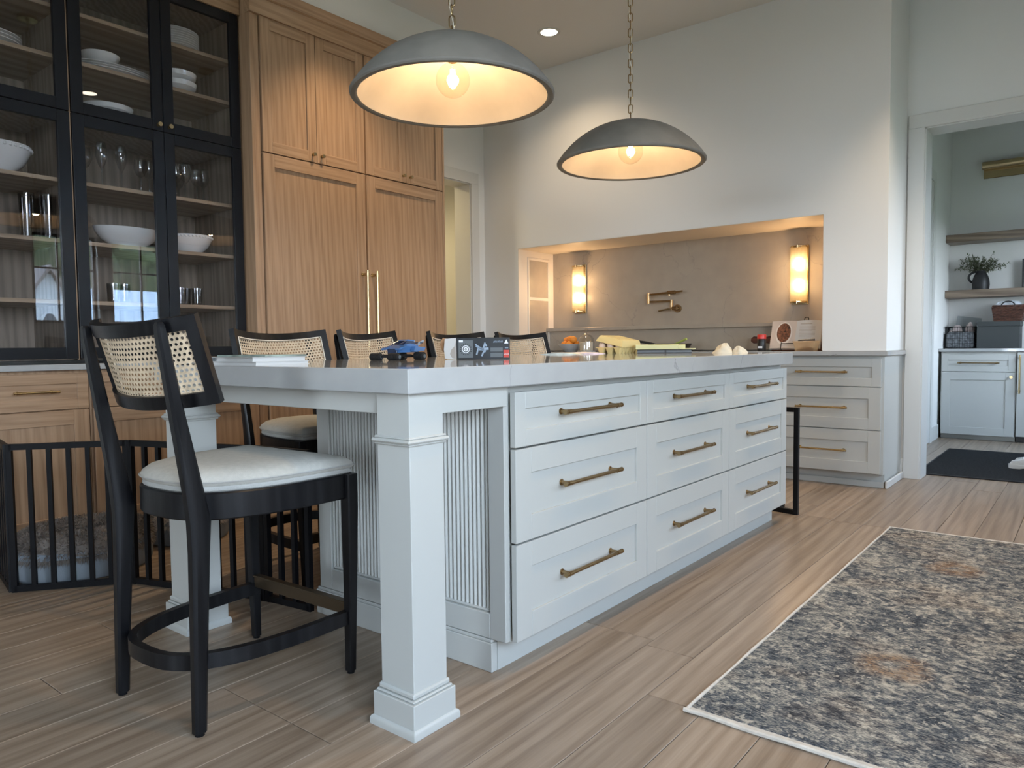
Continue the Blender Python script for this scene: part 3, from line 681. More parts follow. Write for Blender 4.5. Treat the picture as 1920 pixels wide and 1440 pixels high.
    b = B(); sp = [P(s_ / 14 * .885, h0 + .001, -.012) for s_ in range(-14, 15)] + [P(s_ / 14 * .885, h1 - .001, -.012) for s_ in range(14, -15, -1)]
    b.tube(sp, .0028, 5, True); part('cane_spline', b, m_bead, bk, 'pale spline around the cane')
    return t
def copy_tree(o, parent=None):
    c = o.copy(); C.objects.link(c); c.parent = parent
    for k in list(o.children):
        copy_tree(k, c)
    return c
stool0 = make_stool()
spots = [((-1.957, 1.146), math.radians(2.5), 'black cane-back bar stool at the island end between the two white posts', 'bar stools at the island'),
         ((-2.715, 2.005), math.radians(-90), 'black cane-back bar stool tucked in closest to the dog pen', 'bar stools at the island'),
         ((-2.735, 2.595), math.radians(-75), 'black cane-back bar stool turned a little, behind the blue toy car', 'bar stools at the island'),
         ((-2.735, 3.225), math.radians(-88), 'black cane-back bar stool mostly hidden behind the black toy box', 'bar stools at the island'),
         ((-2.710, 3.800), math.radians(-92), 'black cane-back bar stool closest to the bowl of oranges', 'bar stools at the island')]
for i, ((x, y), rz, lab, grp) in enumerate(spots):
    o = stool0 if i == 0 else copy_tree(stool0)
    o.location = (x, y, 0); o.rotation_euler = (0, 0, rz); o['label'] = lab; o['group'] = grp

# ================================================================ LIGHT FITTINGS
def pendant(x, y, lab):
    zr, R, Hh = 1.902, .383, .207
    t = thing('pendant_lamp', lab, 'pendant lamp', (x, y, ZC), 'concrete dome pendants over the island')
    c = (x, y, zr)
    def dome(R, H, n, z0=0):
        Q = (R * R + H * H) / (2 * H); a0 = math.asin(R / Q); return [(Q * math.sin(a0 * (1 - i / n)), z0 + H - Q * (1 - math.cos(a0 * (1 - i / n)))) for i in range(n + 1)]
    o_ = dome(R, Hh, 16, .012); o_[-1] = (0, o_[-1][1])
    b = B(); b.lathe([(R - .028, .004), (R - .020, 0), (R - .006, .001), (R - .001, .006)] + o_, c, 64); part('shade', b, m_conc, t, 'rough grey concrete dome')
    i_ = dome(R - .028, Hh - .024, 16, .006); i_[-1] = (0, i_[-1][1])
    b = B(); b.lathe(i_, c, 64); part('shade_lining', b, m_shin, t, 'pale plaster inside of the dome')
    b = B(); zt = zr + Hh - .02
    b.cyl((x, y, zt + .005), (x, y, zt - .018), .026, 16); b.cyl((x, y, zt - .018), (x, y, zt - .052), .016, 14); part('socket', b, m_gold, t)
    zb = zt - .118; b = B()
    b.lathe([(.013, .070), (.014, .060), (.026, .060)] + [(.064 * math.cos(a), .064 * math.sin(a)) for a in [math.radians(60 - 10 * k) for k in range(15)]] + [(0, -.064)], (x, y, zb), 28)
    bu = part('bulb', b, m_bulb, t, 'clear globe bulb')
    b = B()
    for k in range(4):
        a = PI / 2 * k + .4; b.cyl((x + .007 * math.cos(a), y + .007 * math.sin(a), zb + .040), (x + .012 * math.cos(a), y + .012 * math.sin(a), zb - .022), .0022, 6)
    part('filament', b, m_fil, bu, 'glowing filament')
    lamp('pendant_light', 'POINT', (0, 0, zb - ZC), P_PENDANT, LAMP, .025, t)
    b = B(); b.cyl((x, y, ZC), (x, y, ZC - .025), .062, 24); b.cyl((x, y, ZC - .025), (x, y, ZC - .04), .012, 10); part('ceiling_rose', b, m_gold, t)
    b = B(); zz = zr + Hh + .010; b.cyl((x, y, zz - .012), (x, y, zz + .012), .018, 16, .010); part('finial', b, m_gold, t)
    lb = B(); L, w = .046, .011
    pts = [(w * math.cos(a), 0, L / 2 - w + w * math.sin(a)) for a in [PI * k / 6 for k in range(7)]] + [(w * math.cos(a), 0, -L / 2 + w + w * math.sin(a)) for a in [PI + PI * k / 6 for k in range(7)]]
    lb.tube(pts, .0027, 6, True); me = lb.mesh('chain_link'); z = zz + .012 + L / 2 - .006; k = 0
    while z < ZC - .05:
        piece('chain_link', me, m_brass, t, (x, y, z), (0, 0, (.55 if k % 2 else .55 + PI / 2))); z += L - .0075; k += 1
    b = B(); b.tube([(x + .008 * math.sin(k_ * .9), y + .008 * math.cos(k_ * .9), zz + (ZC - .04 - zz) * k_ / 40) for k_ in range(41)], .002, 5); part('cord', b, m_bead, t)
pendant(-1.93, 2.085, 'grey concrete dome pendant lamp over the stool end of the island')
pendant(-1.93, 3.430, 'grey concrete dome pendant lamp over the niche end of the island')
def downlight(x, y, z, p, lab, col=(1.0, .73, .45), cone=92):
    t = thing('downlight', lab, 'ceiling light', (x, y, z), 'recessed ceiling downlights')
    b = B(); b.lathe([(.062, .0), (.064, -.004), (.085, -.005), (.090, -.001), (.090, .0)], (x, y, z), 32); part('trim_ring', b, m_trim, t)
    b = B(); b.lathe([(0, -.0012), (.062, -.0012)], (x, y, z), 32); part('lens', b, m_can, t, 'glowing white lens')
    lamp('downlight_lamp', 'SPOT', (0, 0, -.02), p, col, .06, t, spot_size=math.radians(cone), spot_blend=.75)
downlight(-3.34, 4.69, ZC, P_CAN * .42, 'round lit downlight in the ceiling between the two pendants', (1.0, .76, .50), 130)
for x, y, lb in ((-3.34, 3.04, 'round downlight added out of view to warm the tall oak units'), (-.576, 3.04, 'round lit downlight in the ceiling over the middle of the rug'), (-.576, 4.69, 'round downlight added out of view before the pantry doorway'), (-.576, 1.39, 'round downlight added out of view over the open floor')): downlight(x, y, ZC, P_CAN * (1.0 if 2 < y < 4 else .95 if y > 4 else .55), lb)  # all but the one over the rug are added out of view for warmth
downlight(-5.4, 4.6, 2.75, P_HALL, 'round lit downlight in the low hall ceiling', (1.0, .78, .40), 165)
def sconce(x, lab):
    t = thing('wall_sconce', lab, 'wall light', (x, NY, 1.26), 'brass and ribbed glass sconces in the niche')
    z0, z1 = 1.262, 1.712; w = .062
    b = B(); b.box(x - w, x + w, NY - .016, NY, z0, z1, .003); part('backplate', b, m_gold, t)
    for z in (z0 + .010, z1 - .022):
        b = B(); b.lathe([(0, 0), (w - .002, 0), (w, .004), (w, .010), (w - .004, .014), (0, .014)], (x, NY - .048, z), 28, sy=.75)
        b.cyl((x, NY - .09, z - .004), (x, NY - .09, z + .018), .006, 8); part('end_cap', b, m_gold, t)
    b = B()
    for k in range(22):
        a = PI + PI * (k + .5) / 22; cx, cy = x + (w - .005) * math.cos(a), NY - .048 + (w - .005) * .72 * math.sin(a); b.cyl((cx, cy, z0 + .024), (cx, cy, z1 - .022), .0045, 6)
    part('ribbed_glass', b, m_rod, t, 'half round curtain of clear glass rods')
    for z in (z0 + .145, z1 - .145):
        b = B(); b.lathe([(0, -.050), (.018, -.046), (.026, -.030), (.028, 0), (.026, .030), (.018, .046), (0, .050)], (x, NY - .045, z), 16); part('bulb', b, m_scb, t, 'glowing frosted bulb')
        lamp('sconce_light', 'POINT', (0, -.11, z - 1.26), P_SCONCE / 2, (1, .60, .29), .03, t)
sconce(-3.80, 'brass wall sconce with ribbed glass beside the recessed niche shelf')
sconce(-1.805, 'brass wall sconce with ribbed glass above the open cookbook')

# ================================================================ POT FILLER
t = thing('pot_filler', 'brass folding pot filler tap on the niche splashback', 'tap', (-2.82, NY, 1.25))
b = B(); b.cyl((-2.82, NY, 1.272), (-2.82, NY - .012, 1.272), .034, 24); b.cyl((-2.82, NY - .012, 1.272), (-2.82, NY - .06, 1.272), .014, 14); part('wall_flange', b, m_brass, t)
b = B(); yq = NY - .065; b.cyl((-2.85, yq, 1.258), (-2.85, yq, 1.345), .012, 12); b.cyl((-2.845, yq, 1.272), (-2.80, yq, 1.272), .015, 12); part('riser', b, m_brass, t)
b = B(); b.cyl((-2.85, yq, 1.335), (-3.055, yq - .02, 1.335), .0085, 12); part('lower_arm', b, m_brass, t)
b = B(); b.cyl((-3.055, yq - .02, 1.318), (-3.055, yq - .02, 1.412), .0125, 12); part('elbow', b, m_brass, t)
b = B(); b.cyl((-3.055, yq - .02, 1.395), (-2.835, yq - .03, 1.404), .0085, 12); b.cyl((-2.87, yq - .03, 1.404), (-2.80, yq - .03, 1.404), .016, 12); b.cyl((-2.855, yq - .03, 1.404), (-2.855, yq - .03, 1.378), .010, 10); part('upper_arm', b, m_brass, t)
b = B(); b.cyl((-2.80, yq - .03, 1.405), (-2.735, yq - .032, 1.410), .0075, 10); part('handle', b, m_brass, t)
b = B(); b.cyl((-2.862, yq - .012, 1.268), (-2.945, yq - .055, 1.252), .007, 10); part('handle', b, m_brass, t)

# ================================================================ BACK RUN OF BASE CABINETS
b = B(); b.box(XL + .21, -1.070, 5.222, 5.818, .882, .912, .002); solo('niche_worktop', b, m_quartz, 'pale quartz worktop running into the cooking niche', 'worktop')
for x0, x1, lab in ((-2.02, -1.112, 'white three drawer base cabinet beside the pantry doorway'), (-3.00, -2.03, 'white three drawer base cabinet behind the island, under the pot filler')):
    t = thing('drawer_cabinet', lab, 'cabinet', ((x0 + x1) / 2, 5.5, 0), 'white drawer cabinets below the niche')
    b = B(); b.box(x0, x1 + (.016 if x1 > -1.5 else 0), 5.272, 5.828, .098, .881); part('body', b, m_white, t)
    b = B(); b.box(x0, x1 + (.012 if x1 > -1.5 else 0), 5.335, 5.828, 0, .098); b.box(x0, x1 + (.012 if x1 > -1.5 else 0), 5.318, 5.335, 0, .045, .004); part('toe_kick', b, m_white, t)
    M = fy(5.272)
    for z0, z1 in ((.678, .862), (.392, .672), (.103, .386)):
        b = B(); shaker(b, M, x0 + .003, x1, z0, z1, .02, .075 if z1 - z0 > .2 else .055); d = part('drawer', b, m_white, t)
        part('handle', pull(M, (x0 + x1) / 2 + .085, (z0 + z1) / 2 + .003, .335, .012), m_gold, d, 'brass bar handle')

# ================================================================ BLACK METAL STAND past the island
t = thing('metal_stand', 'slim black square-tube metal stand on the floor at the far island end', 'stand', (-1.40, 4.27, 0))
P0, P1, P2 = Vector((-1.326, 4.232, 0)), Vector((-1.468, 4.264, 0)), Vector((-1.455, 4.385, 0)); T_ = .026
for p, h in ((P0, .608), (P1, .608), (P2, .608)):
    b = B(); b.box(p.x - T_ / 2, p.x + T_ / 2, p.y - T_ / 2, p.y + T_ / 2, 0, h, .001); part('upright', b, m_blackm, t)
for p, q in ((P0, P1), (P1, P2)):
    for z in (T_ / 2, .608 - T_ / 2):
        b = B(); b.rail([p + Vector((0, 0, z)), q + Vector((0, 0, z))], T_, T_); part('rail', b, m_blackm, t)

# ================================================================ DOG PEN
t = thing('dog_pen', 'low black metal dog pen of hinged barred panels', 'pet pen', (-3.1, 1.3, 0))
corners = [(-3.82, 1.105), (-3.41, 1.032), (-3.134, 1.386), (-2.492, 1.598), (-2.252, 1.632)]
for (p, q), nb in zip(zip(corners, corners[1:]), (5, 5, 8, 2)):
    p, q = Vector((*p, 0)), Vector((*q, 0)); d = (q - p); L = d.length; d.normalize(); s_ = Vector((-d.y, d.x, 0)); p = p + d * .012; q = q - d * .012; L -= .024
    b = B(); w = .020
    for z in (.014, .588): b.rail([p + Vector((0, 0, z)), q + Vector((0, 0, z))], w, .024)
    for e in (p, q):
        b.loft([[e + d * a * w / 2 + s_ * c * w / 2 + Vector((0, 0, z)) for a, c in ((-1, -1), (1, -1), (1, 1), (-1, 1))] for z in (0, .60)])
    pn = part('panel_frame', b, m_blackm, t)
    for k in range(nb):
        e = p + d * L * (k + 1) / (nb + 1); w2 = .017
        b = B(); b.loft([[e + d * a * w2 / 2 + s_ * c * w2 / 2 + Vector((0, 0, z)) for a, c in ((-1, -1), (1, -1), (1, 1), (-1, 1))] for z in (.02, .58)]); part('bar', b, m_blackm, pn)

# ================================================================ PLUSH BEDS
def fur(name, surf, n, length, width, mat, parent, seed, lean=.6):
    r = random.Random(seed); bm = bmesh.new()
    for _ in range(n):
        p, nrm = surf(r); nrm = (nrm + Vector((r.uniform(-lean, lean), r.uniform(-lean, lean), r.uniform(-.3, .3)))).normalized()
        L = length * r.uniform(.6, 1.15); sd = nrm.cross(Vector((r.uniform(-1, 1), r.uniform(-1, 1), r.uniform(-1, 1)))).normalized() * width * .5
        p = p - nrm * .004; m_ = p + nrm * L * .55; tipp = p + nrm * L + Vector((0, 0, -L * .35)); 
        v = [bm.verts.new(q - ROOT[parent]) for q in (p - sd, p + sd, m_ + sd * .8, m_ - sd * .8, tipp)]
        bm.faces.new(v[:4]); bm.faces.new((v[3], v[2], v[4]))
    me = bpy.data.meshes.new(name); bm.to_mesh(me); bm.free()
    return link(name, me, mat, parent, kind='stuff')
def plush_bed(name, lab, cx, cy, rx, ry, h, tube, mat_f, mat_s, n, seed):
    t = thing(name, lab, 'pet bed', (cx, cy, 0)); c = Vector((cx, cy, 0))
    b = B(); b.lathe([(0, .004), (.94, .004), (.985, .02), (1, h * .45), (.985, h * .72), (.9, h * .8), (0, h * .55)], (cx, cy, 0), 40, sx=rx, sy=ry); part('side_wall', b, mat_s, t)
    b = B(); rt = tube / rx
    ringp = []
    for k in range(40):
        a = 2 * PI * k / 40; ringp.append((cx + rx * (1 - rt) * math.cos(a), cy + ry * (1 - rt) * math.sin(a), h - tube * .75 + .008 * math.sin(5 * a)))
    b.tube(ringp, tube, 12, True); part('bolster', b, mat_f, t)
    b = B(); b.lathe([(0, h * .62), (.55, h * .62), (.85, h * .7), (.86, h * .2)], (cx, cy, 0), 32, sx=rx, sy=ry); part('cushion', b, mat_f, t)
    def surf(r):
        if r.random() < .72:
            a = r.uniform(0, 2 * PI); q = r.uniform(-.55 * PI, 1.05 * PI); e = Vector((math.cos(a) * ry, math.sin(a) * rx, 0)).normalized()
            ctr = Vector((cx + rx * (1 - rt) * math.cos(a), cy + ry * (1 - rt) * math.sin(a), h - tube * .75)); nr = e * math.cos(q) + Vector((0, 0, 1)) * math.sin(q)
            if q < -.1 * PI: nr = e * .8 + Vector((0, 0, -.3)); 
            return ctr + nr.normalized() * tube, nr.normalized()
        a = r.uniform(0, 2 * PI); q = math.sqrt(r.random()) * .82
        return Vector((cx + rx * q * math.cos(a), cy + ry * q * math.sin(a), h * .64)), Vector((0, 0, 1))
    fur('fur', surf, n, .034, .0042, mat_f, t, seed)
plush_bed('dog_bed', 'round grey shaggy plush dog bed inside the pen', -3.53, 1.355, .235, .285, .178, .066, m_furg, m_bedf, 15000, 1)
plush_bed('cream_dog_bed', 'cream shaggy plush bed behind the grey dog bed', -3.655, 1.905, .175, .20, .17, .06, m_furw, m_bedf, 11000, 2)

# ================================================================ RUG
RX0, RX1, RY0, RY1 = -.842, .68, 1.765, 4.205
t = thing('area_rug', 'faded blue, grey and rust patterned area rug on the oak floor', 'rug', ((RX0 + RX1) / 2, (RY0 + RY1) / 2, 0))
b = B(); b.box(RX0 + .012, RX1 - .012, RY0 + .030, RY1 - .014, .0005, .009, .002); o = part('pile', b, m_rug, t); 
b = B()
for x in (RX0 + .007, RX1 - .007): b.tube([(x, RY0 + .01 + (RY1 - RY0 - .02) * k / 30, .0058 + .0015 * math.sin(k * 1.3)) for k in range(31)], .0055, 7)
b.tube([(RX0 + .004 + (RX1 - RX0 - .008) * k / 30, RY1 - .008, .0058) for k in range(31)], .0055, 7)
b.tube([(RX0 + .002 + (RX1 - RX0 - .004) * k / 40, RY0 + .006 + .0016 * math.sin(k * .8), .0066 + .001 * math.sin(k * 1.1)) for k in range(41)], .0062, 7)
part('binding', b, m_bind, t, 'cream bound edge')
b = B(); b.box(RX0 + .012, RX1 - .012, RY0 + .012, RY0 + .031, .0005, .0065, .001); part('woven_end', b, m_bind, t, 'flat cream woven end')
# ================================================================ THINGS ON THE ISLAND
ZI = IZ1
def rot(cx, cy, z, deg): return Matrix.Translation((cx, cy, z)) @ Matrix.Rotation(math.radians(deg), 4, 'Z')
m_paper = plain('paper', (0.55, 0.545, 0.53), 0.7); m_cover = plain('book_cover', (0.30, 0.33, 0.36), 0.4); m_blk = plain('black_plastic', (0.012, 0.012, 0.013), 0.4)
m_box = plain('black_gloss_card', (0.018, 0.022, 0.026), 0.28, var=0.5, vscale=9); m_card = plain('white_card', (0.50, 0.50, 0.49), 0.6); m_kraft = plain('grey_board', (0.33, 0.30, 0.27), 0.8)
m_red = plain('red_print', (0.55, 0.045, 0.025), 0.35); m_prw = plain('white_print', (0.75, 0.78, 0.82), 0.4); m_prg = plain('grey_print', (0.10, 0.115, 0.125), 0.4); m_prb = plain('blue_grey_print', (0.28, 0.36, 0.46), 0.4)
m_blue = plain('blue_brick', (0.055, 0.15, 0.36), 0.25); m_dkblue = plain('dark_blue_brick', (0.018, 0.03, 0.07), 0.25); m_tyre = plain('tyre_rubber', (0.012, 0.012, 0.013), 0.65)
m_pulp = plain('yellow_pulp', (0.66, 0.52, 0.23), 0.85, bump=0.3, bscale=120); m_egg = plain('egg_shell', (0.72, 0.58, 0.47), 0.5); m_lime = plain('pale_yellow_card', (0.66, 0.64, 0.34), 0.55)
# notebooks
M = rot(-2.19, 1.385, ZI, 3)
t = thing('book', 'thin white paperback lying at the bottom of a small stack by the stool', 'book', (-2.19, 1.385, ZI), 'books stacked on the island')
b = B(); b.box(-.145, .145, -.10, .10, .0012, .0095, 0, 0, M); part('pages', b, m_paper, t)
b = B(); b.box(-.148, .148, -.103, .103, 0, .0012, 0, 0, M); b.box(-.148, .148, -.103, .103, .0095, .0107, 0, 0, M); part('cover', b, m_card, t)
M = rot(-2.195, 1.39, ZI + .0107, -1)
t = thing('book', 'white ring binder lying on the thin paperback', 'book', (-2.195, 1.39, ZI + .0107), 'books stacked on the island')
b = B(); b.box(-.14, .14, -.095, .095, .0015, .0135, 0, 0, M); part('pages', b, m_paper, t)
b = B(); b.box(-.146, .146, -.10, .10, 0, .0015, 0, 0, M); b.box(-.146, .146, -.10, .10, .0135, .015, 0, 0, M); b.box(-.149, -.145, -.10, .10, 0, .015, 0, 0, M); part('cover', b, m_card, t)
b = B(); b.box(-.110, -.075, -.1015, -.0995, .002, .012, .001, 0, M); b.box(-.096, -.090, -.1030, -.1010, .005, .009, 0, 0, M); part('clasp', b, m_prg, t)
M = rot(-2.18, 1.405, ZI + .0257, 6)
b = B(); b.box(-.12, .12, -.085, .085, 0, .006, .001, 0, M); solo('booklet', b, plain('booklet_cover', (0.22, 0.27, 0.24), 0.35, var=0.6, vscale=12), 'thin dark glossy booklet on top of the white binder', 'booklet')
# toy car
cx, cy = -2.180, 1.945
M = rot(cx, cy, ZI, 6)
t = thing('toy_car', 'blue brick-built toy buggy with fat black tyres on the island', 'toy car', (cx, cy, ZI))
def roller(xc, yc, r, L):
    b = B(); b.tube([(xc + L * (k / 6 - .5), yc, r) for k in range(7)], [r * .78, r * .97, r, r, r, r * .97, r * .78], 18, M=M)
    for k in range(16):
        a = 2 * PI * k / 16
        for q in (-1, 0, 1): b.box(-.006, .006, -.0022, .0022, r * .93, r * 1.07, 0, 0, M @ Matrix.Translation((xc + q * L * .30, yc, r)) @ Matrix.Rotation(a + q * .2, 4, 'X'))
    w = part('tyre', b, m_tyre, t, 'fat ridged black tyre')
    for e in (-1, 1): part('hub', B().cyl((xc + e * L * .42, yc, r), (xc + e * L * .53, yc, r), r * .5, 12, M=M), m_prg, w)
for xc in (-.046, .046): roller(xc, 0, .0138, .056)
for xc in (-.050, .050): roller(xc, .150, .0150, .050)
b = B(); b.box(-.030, .030, -.005, .005, .010, .020, .001, 0, M); b.box(-.010, .010, 0, .150, .012, .022, .001, 0, M); b.box(-.034, .034, .145, .155, .010, .020, .001, 0, M); part('chassis', b, m_blk, t)
MS = M @ Matrix(((0, 0, 1, 0), (1, 0, 0, 0), (0, 1, 0, 0), (0, 0, 0, 1)))                    # (u,v,n) -> along, up, across
b = B(); b.poly([(.045, .030), (.172, .030), (.182, .044), (.165, .060), (.120, .066), (.085, .060), (.040, .046)], -.026, .026, M=MS); part('body', b, m_blue, t)
b = B(); b.poly([(.088, .0605), (.158, .062), (.150, .076), (.112, .078)], -.020, .020, M=MS); part('cockpit', b, m_dkblue, t)
b = B(); b.poly([(.098, .0765), (.152, .0755), (.150, .080), (.112, .082)], -.022, .022, M=MS); part('roof', b, m_blue, t)
b = B(); b.box(-.024, .024, .040, .046, .024, .046, .001, 0, M); part('grille', b, m_dkblue, t)
for s_ in (-1, 1):
    b = B(); b.poly([(.030, .040), (.080, .052), (.080, .058), (.030, .047)], s_ * .036 - .011, s_ * .036 + .011, M=MS); part('front_fin', b, m_blue, t)
    b = B(); b.poly([(.115, .034), (.180, .036), (.188, .050), (.125, .054)], s_ * .040 - .010, s_ * .040 + .010, M=MS); part('side_pod', b, m_blue, t)
    b = B(); b.poly([(.168, .056), (.205, .072), (.206, .080), (.176, .070)], s_ * .024 - .003, s_ * .024 + .003, M=MS); part('tail_fin', b, m_prb, t)
    b = B(); b.cyl(M @ Vector((s_ * .022, .060, .060)), M @ Vector((s_ * .018, .110, .078)), .0028, 8); part('roll_bar', b, m_dkblue, t)
b = B(); b.box(-.030, .030, .180, .196, .066, .070, .001, 0, M); part('rear_wing', b, m_dkblue, t)
# toy box: long face towards the seat end
c0 = Vector((-2.005, 2.165, ZI)); ang = 38.0; LB, HB, DB = .212, .086, .07
M = rot(c0.x, c0.y, ZI, ang)
t = thing('toy_box', 'opened black toy construction set box with torn white end flap', 'box', c0)
b = B(); b.box(0, LB, 0, DB, 0, .0012, 0, 0, M); b.box(0, LB, 0, DB, HB - .0012, HB, 0, 0, M); b.box(0, LB, 0, .0012, 0, HB, 0, 0, M); b.box(0, LB, DB - .0012, DB, 0, HB, 0, 0, M); b.box(LB - .0012, LB, 0, DB, 0, HB, 0, 0, M); part('carton', b, m_box, t)
Mf = M @ Matrix(((1, 0, 0, 0), (0, 0, -1, 0), (0, 1, 0, 0), (0, 0, 0, 1)))                 # (u,v,n) on the front face
b = B(); b.poly([(-.046, .004), (-.030, .001), (-.001, .001), (-.001, HB), (-.046, HB - .004), (-.050, .04)], .0, .001, M=Mf); fl = part('end_flap', b, m_card, t, 'torn white inner flap')
b = B(); b.poly([(-.003, .002), (-.003, HB - .012), (-.008, .052), (-.020, .040), (-.026, .022), (-.018, .006)], .001, .0014, M=Mf); part('torn_patch', b, m_kraft, fl)
b = B(); b.poly([(-.01, .02), (-.06, .03), (-.072, .062), (-.058, .088), (-.03, .080), (0, .084)], -.05, -.047, M=Mf); part('inner_bag', b, plain('crumpled_foil_bag', (0.42, 0.24, 0.13), 0.25, 0.4, bump=0.8, bscale=40), t)
b = B(); b.box(.008, .066, .006, HB - .010, .0002, .0006, 0, 0, Mf); part('print_panel', b, m_prg, t)
b = B(); b.lathe([(.0125, 0), (.0150, 0)], (.037, .040, .0010), 28, M=Mf); b.lathe([(.0045, 0), (.0085, 0)], (.037, .040, .0010), 20, M=Mf); b.lathe([(0, 0), (.0022, 0)], (.037, .040, .0010), 12, M=Mf); part('print_wheel', b, m_prw, t)
b = B()
for k in range(16):
    a = 2 * PI * k / 16; b.box(-.002, .002, .019, .024, .0007, .0010, 0, 0, Mf @ Matrix.Translation((.037, .040, 0)) @ Matrix.Rotation(a, 4, 'Z'))
part('print_tread', b, m_blk, t)
b = B(); b.box(.010, .026, HB - .018, HB - .010, .0006, .0011, 0, 0, Mf); b.poly([(.190, HB - .024), (.207, HB - .024), (.1985, HB - .008)], .0006, .001, M=Mf); part('print_badge', b, m_prw, t)
b = B()
for q in (((.078, .054), (.116, .030), .0045), ((.080, .018), (.088, .048), .003), ((.090, .040), (.128, .042), .005), ((.104, .034), (.114, .066), .003), ((.100, .012), (.110, .034), .003), ((.112, .062), (.120, .052), .0035), ((.076, .060), (.084, .050), .003)):
    (u0, v0), (u1, v1), w = q; d = Vector((v0 - v1, u1 - u0)).normalized() * w; b.poly([(u0 + d.x, v0 + d.y), (u0 - d.x, v0 - d.y), (u1 - d.x, v1 - d.y), (u1 + d.x, v1 + d.y)], .0006, .001, M=Mf)
part('print_model', b, m_prb, t)
b = B(); b.box(.135, .184, .030, .046, .0006, .001, 0, 0, Mf); b.box(.135, .184, .008, .025, .0006, .001, 0, 0, Mf); part('print_parts', b, m_prg, t)
b = B(); b.box(.187, .209, .006, .036, .0006, .0012, 0, 0, Mf); part('print_logo', b, m_red, t)
text('LEGO', .0085, Mf @ Matrix.Translation((.198, .020, .0016)), m_prw, t)
b = B()
for k in range(9): b.poly([(.147 + k * .0042, HB - .021 + .001 * (k % 3)), (.1485 + k * .0042, HB - .021 + .001 * (k % 2)), (.1505 + k * .0042, HB - .014 + .0012 * (k % 2)), (.149 + k * .0042, HB - .0135 + .001 * (k % 3))], .0006, .001, M=Mf)
for k in range(5): b.box(.193 + k * .0027, .195 + k * .0027, .0425, .0455, .0006, .001, 0, 0, Mf)
part('print_script', b, m_prb, t)
# magazines and papers
for k, (x, y, a, w, d, col, lab) in enumerate(((-2.36, 3.42, 22, .22, .16, (0.56, 0.62, 0.60), 'open pale green magazine lying on the island by the last stool'), (-2.33, 3.62, 35, .21, .15, (0.66, 0.52, 0.54), 'pink and white printed leaflet beside the egg carton'), (-2.47, 3.80, 20, .20, .15, (0.70, 0.69, 0.66), 'white papers pushed under the egg carton end'))):
    M = rot(x, y, ZI + (.0 if k else 0), a); b = B()
    secs = [[(-w / 2 + w * i / 8, -d / 2, .001 + .008 * abs(math.sin(PI * i / 8)) ** .7), (-w / 2 + w * i / 8, d / 2, .001 + .008 * abs(math.sin(PI * i / 8)) ** .7), (-w / 2 + w * i / 8, d / 2, 0), (-w / 2 + w * i / 8, -d / 2, 0)] for i in range(9)]
    b.loft(secs, M=M); solo('magazine', b, plain('magazine_print', col, 0.35, var=.35, vscale=16), lab, 'magazine', 'papers on the island')
# egg carton with eggs
ML = Matrix.Translation((-2.157, 3.72, ZI)) @ Matrix.Rotation(math.radians(98), 4, 'Z')      # x runs away along the long side, y across
t = thing('egg_carton', 'yellow pulp egg carton with its lid ajar', 'egg carton', (-2.157, 3.72, ZI)); LC, WC = .29, .155
b = B()
for i in range(6):
    for j in range(3):
        x, y = .024 + i * .0484, .026 + j * .0515
        b.loft([[(x + a * h, y + c * h, z) for a, c in ((-1, -.7), (-.7, -1), (.7, -1), (1, -.7), (1, .7), (.7, 1), (-.7, 1), (-1, .7))] for h, z in ((.0135, 0), (.0155, .006), (.0245, .034))], M=ML)
b.box(-.004, LC + .004, -.004, WC + .004, .032, .036, .001, 0, ML); part('tray', b, m_pulp, t)
ml = ML @ Matrix.Translation((0, -.002, .037)) @ Matrix.Rotation(math.radians(13.5), 4, 'X')
b = B(); b.loft([[(LC / 2 + a * (LC / 2 + .006 - i_), WC / 2 + c * (WC / 2 + .006 - i_), z) for a, c in ((-1, -1), (1, -1), (1, 1), (-1, 1))] for i_, z in ((0, 0), (.0, .004), (.012, .034), (.017, .038))], M=ml)
for y in (.045, .11): b.box(.04, LC - .04, y - .012, y + .012, .0375, .0405, .001, 0, ml)
part('lid', b, m_pulp, t)
for i in range(2):
    for j in range(3):
        e = ML @ Vector((.024 + i * .0484, .026 + j * .0515, .034)); b = B()
        b.lathe([(0, -.022), (.012, -.019), (.019, -.009), (.0205, .002), (.018, .012), (.011, .020), (0, .024)], e + Vector((0, 0, .010 if j else .0)), 18); solo('egg', b, m_egg, ('pale egg in the front row of the carton', 'pale egg in the second row of the carton')[i], 'egg', 'eggs in the carton')
# folder, yellow tube box, tissue
M = rot(-1.985, 3.93, ZI, 28)
b = B(); b.box(-.16, .15, -.055, .055, 0, .004, .001, 0, M); b.box(-.16, .15, -.055, .055, .016, .020, .001, 0, M); b.box(-.158, .145, -.052, .054, .004, .016, 0, 1, M); b.box(-.005, .005, -.058, .055, .001, .020, 0, 0, M)
solo('tablet_folio', b, [m_blk, m_prg], 'black folio case lying under the pale yellow packet', 'folio')
M = rot(-2.03, 3.95, ZI + .0202, 29)
t = thing('long_packet', 'long pale yellow card packet resting on the black folio', 'packet', (-2.03, 3.95, ZI + .0202))
b = B(); prf = [(-.03 + .0, .002), (-.026, 0), (.026, 0), (.03, .002), (.03, .026), (.026, .030), (-.026, .030), (-.03, .026)]
b.loft([[(x, y, z) for y, z in prf] for x in (-.14, .105)], M=M); part('sleeve', b, m_lime, t)
b = B(); b.loft([[(x, y * .94, z * .94 + .001) for y, z in prf] for x in (.106, .145)], M=M); part('end', b, m_lime, t)
b = B(); b.poly([(-.03, -.02), (.045, -.025), (.052, .01), (0, .02)], 0, .006, M=rot(-1.885, 4.0, ZI + .0204, 25)); solo('paper_offcut', b, m_lime, 'small folded pale yellow card beside the long packet', 'card')
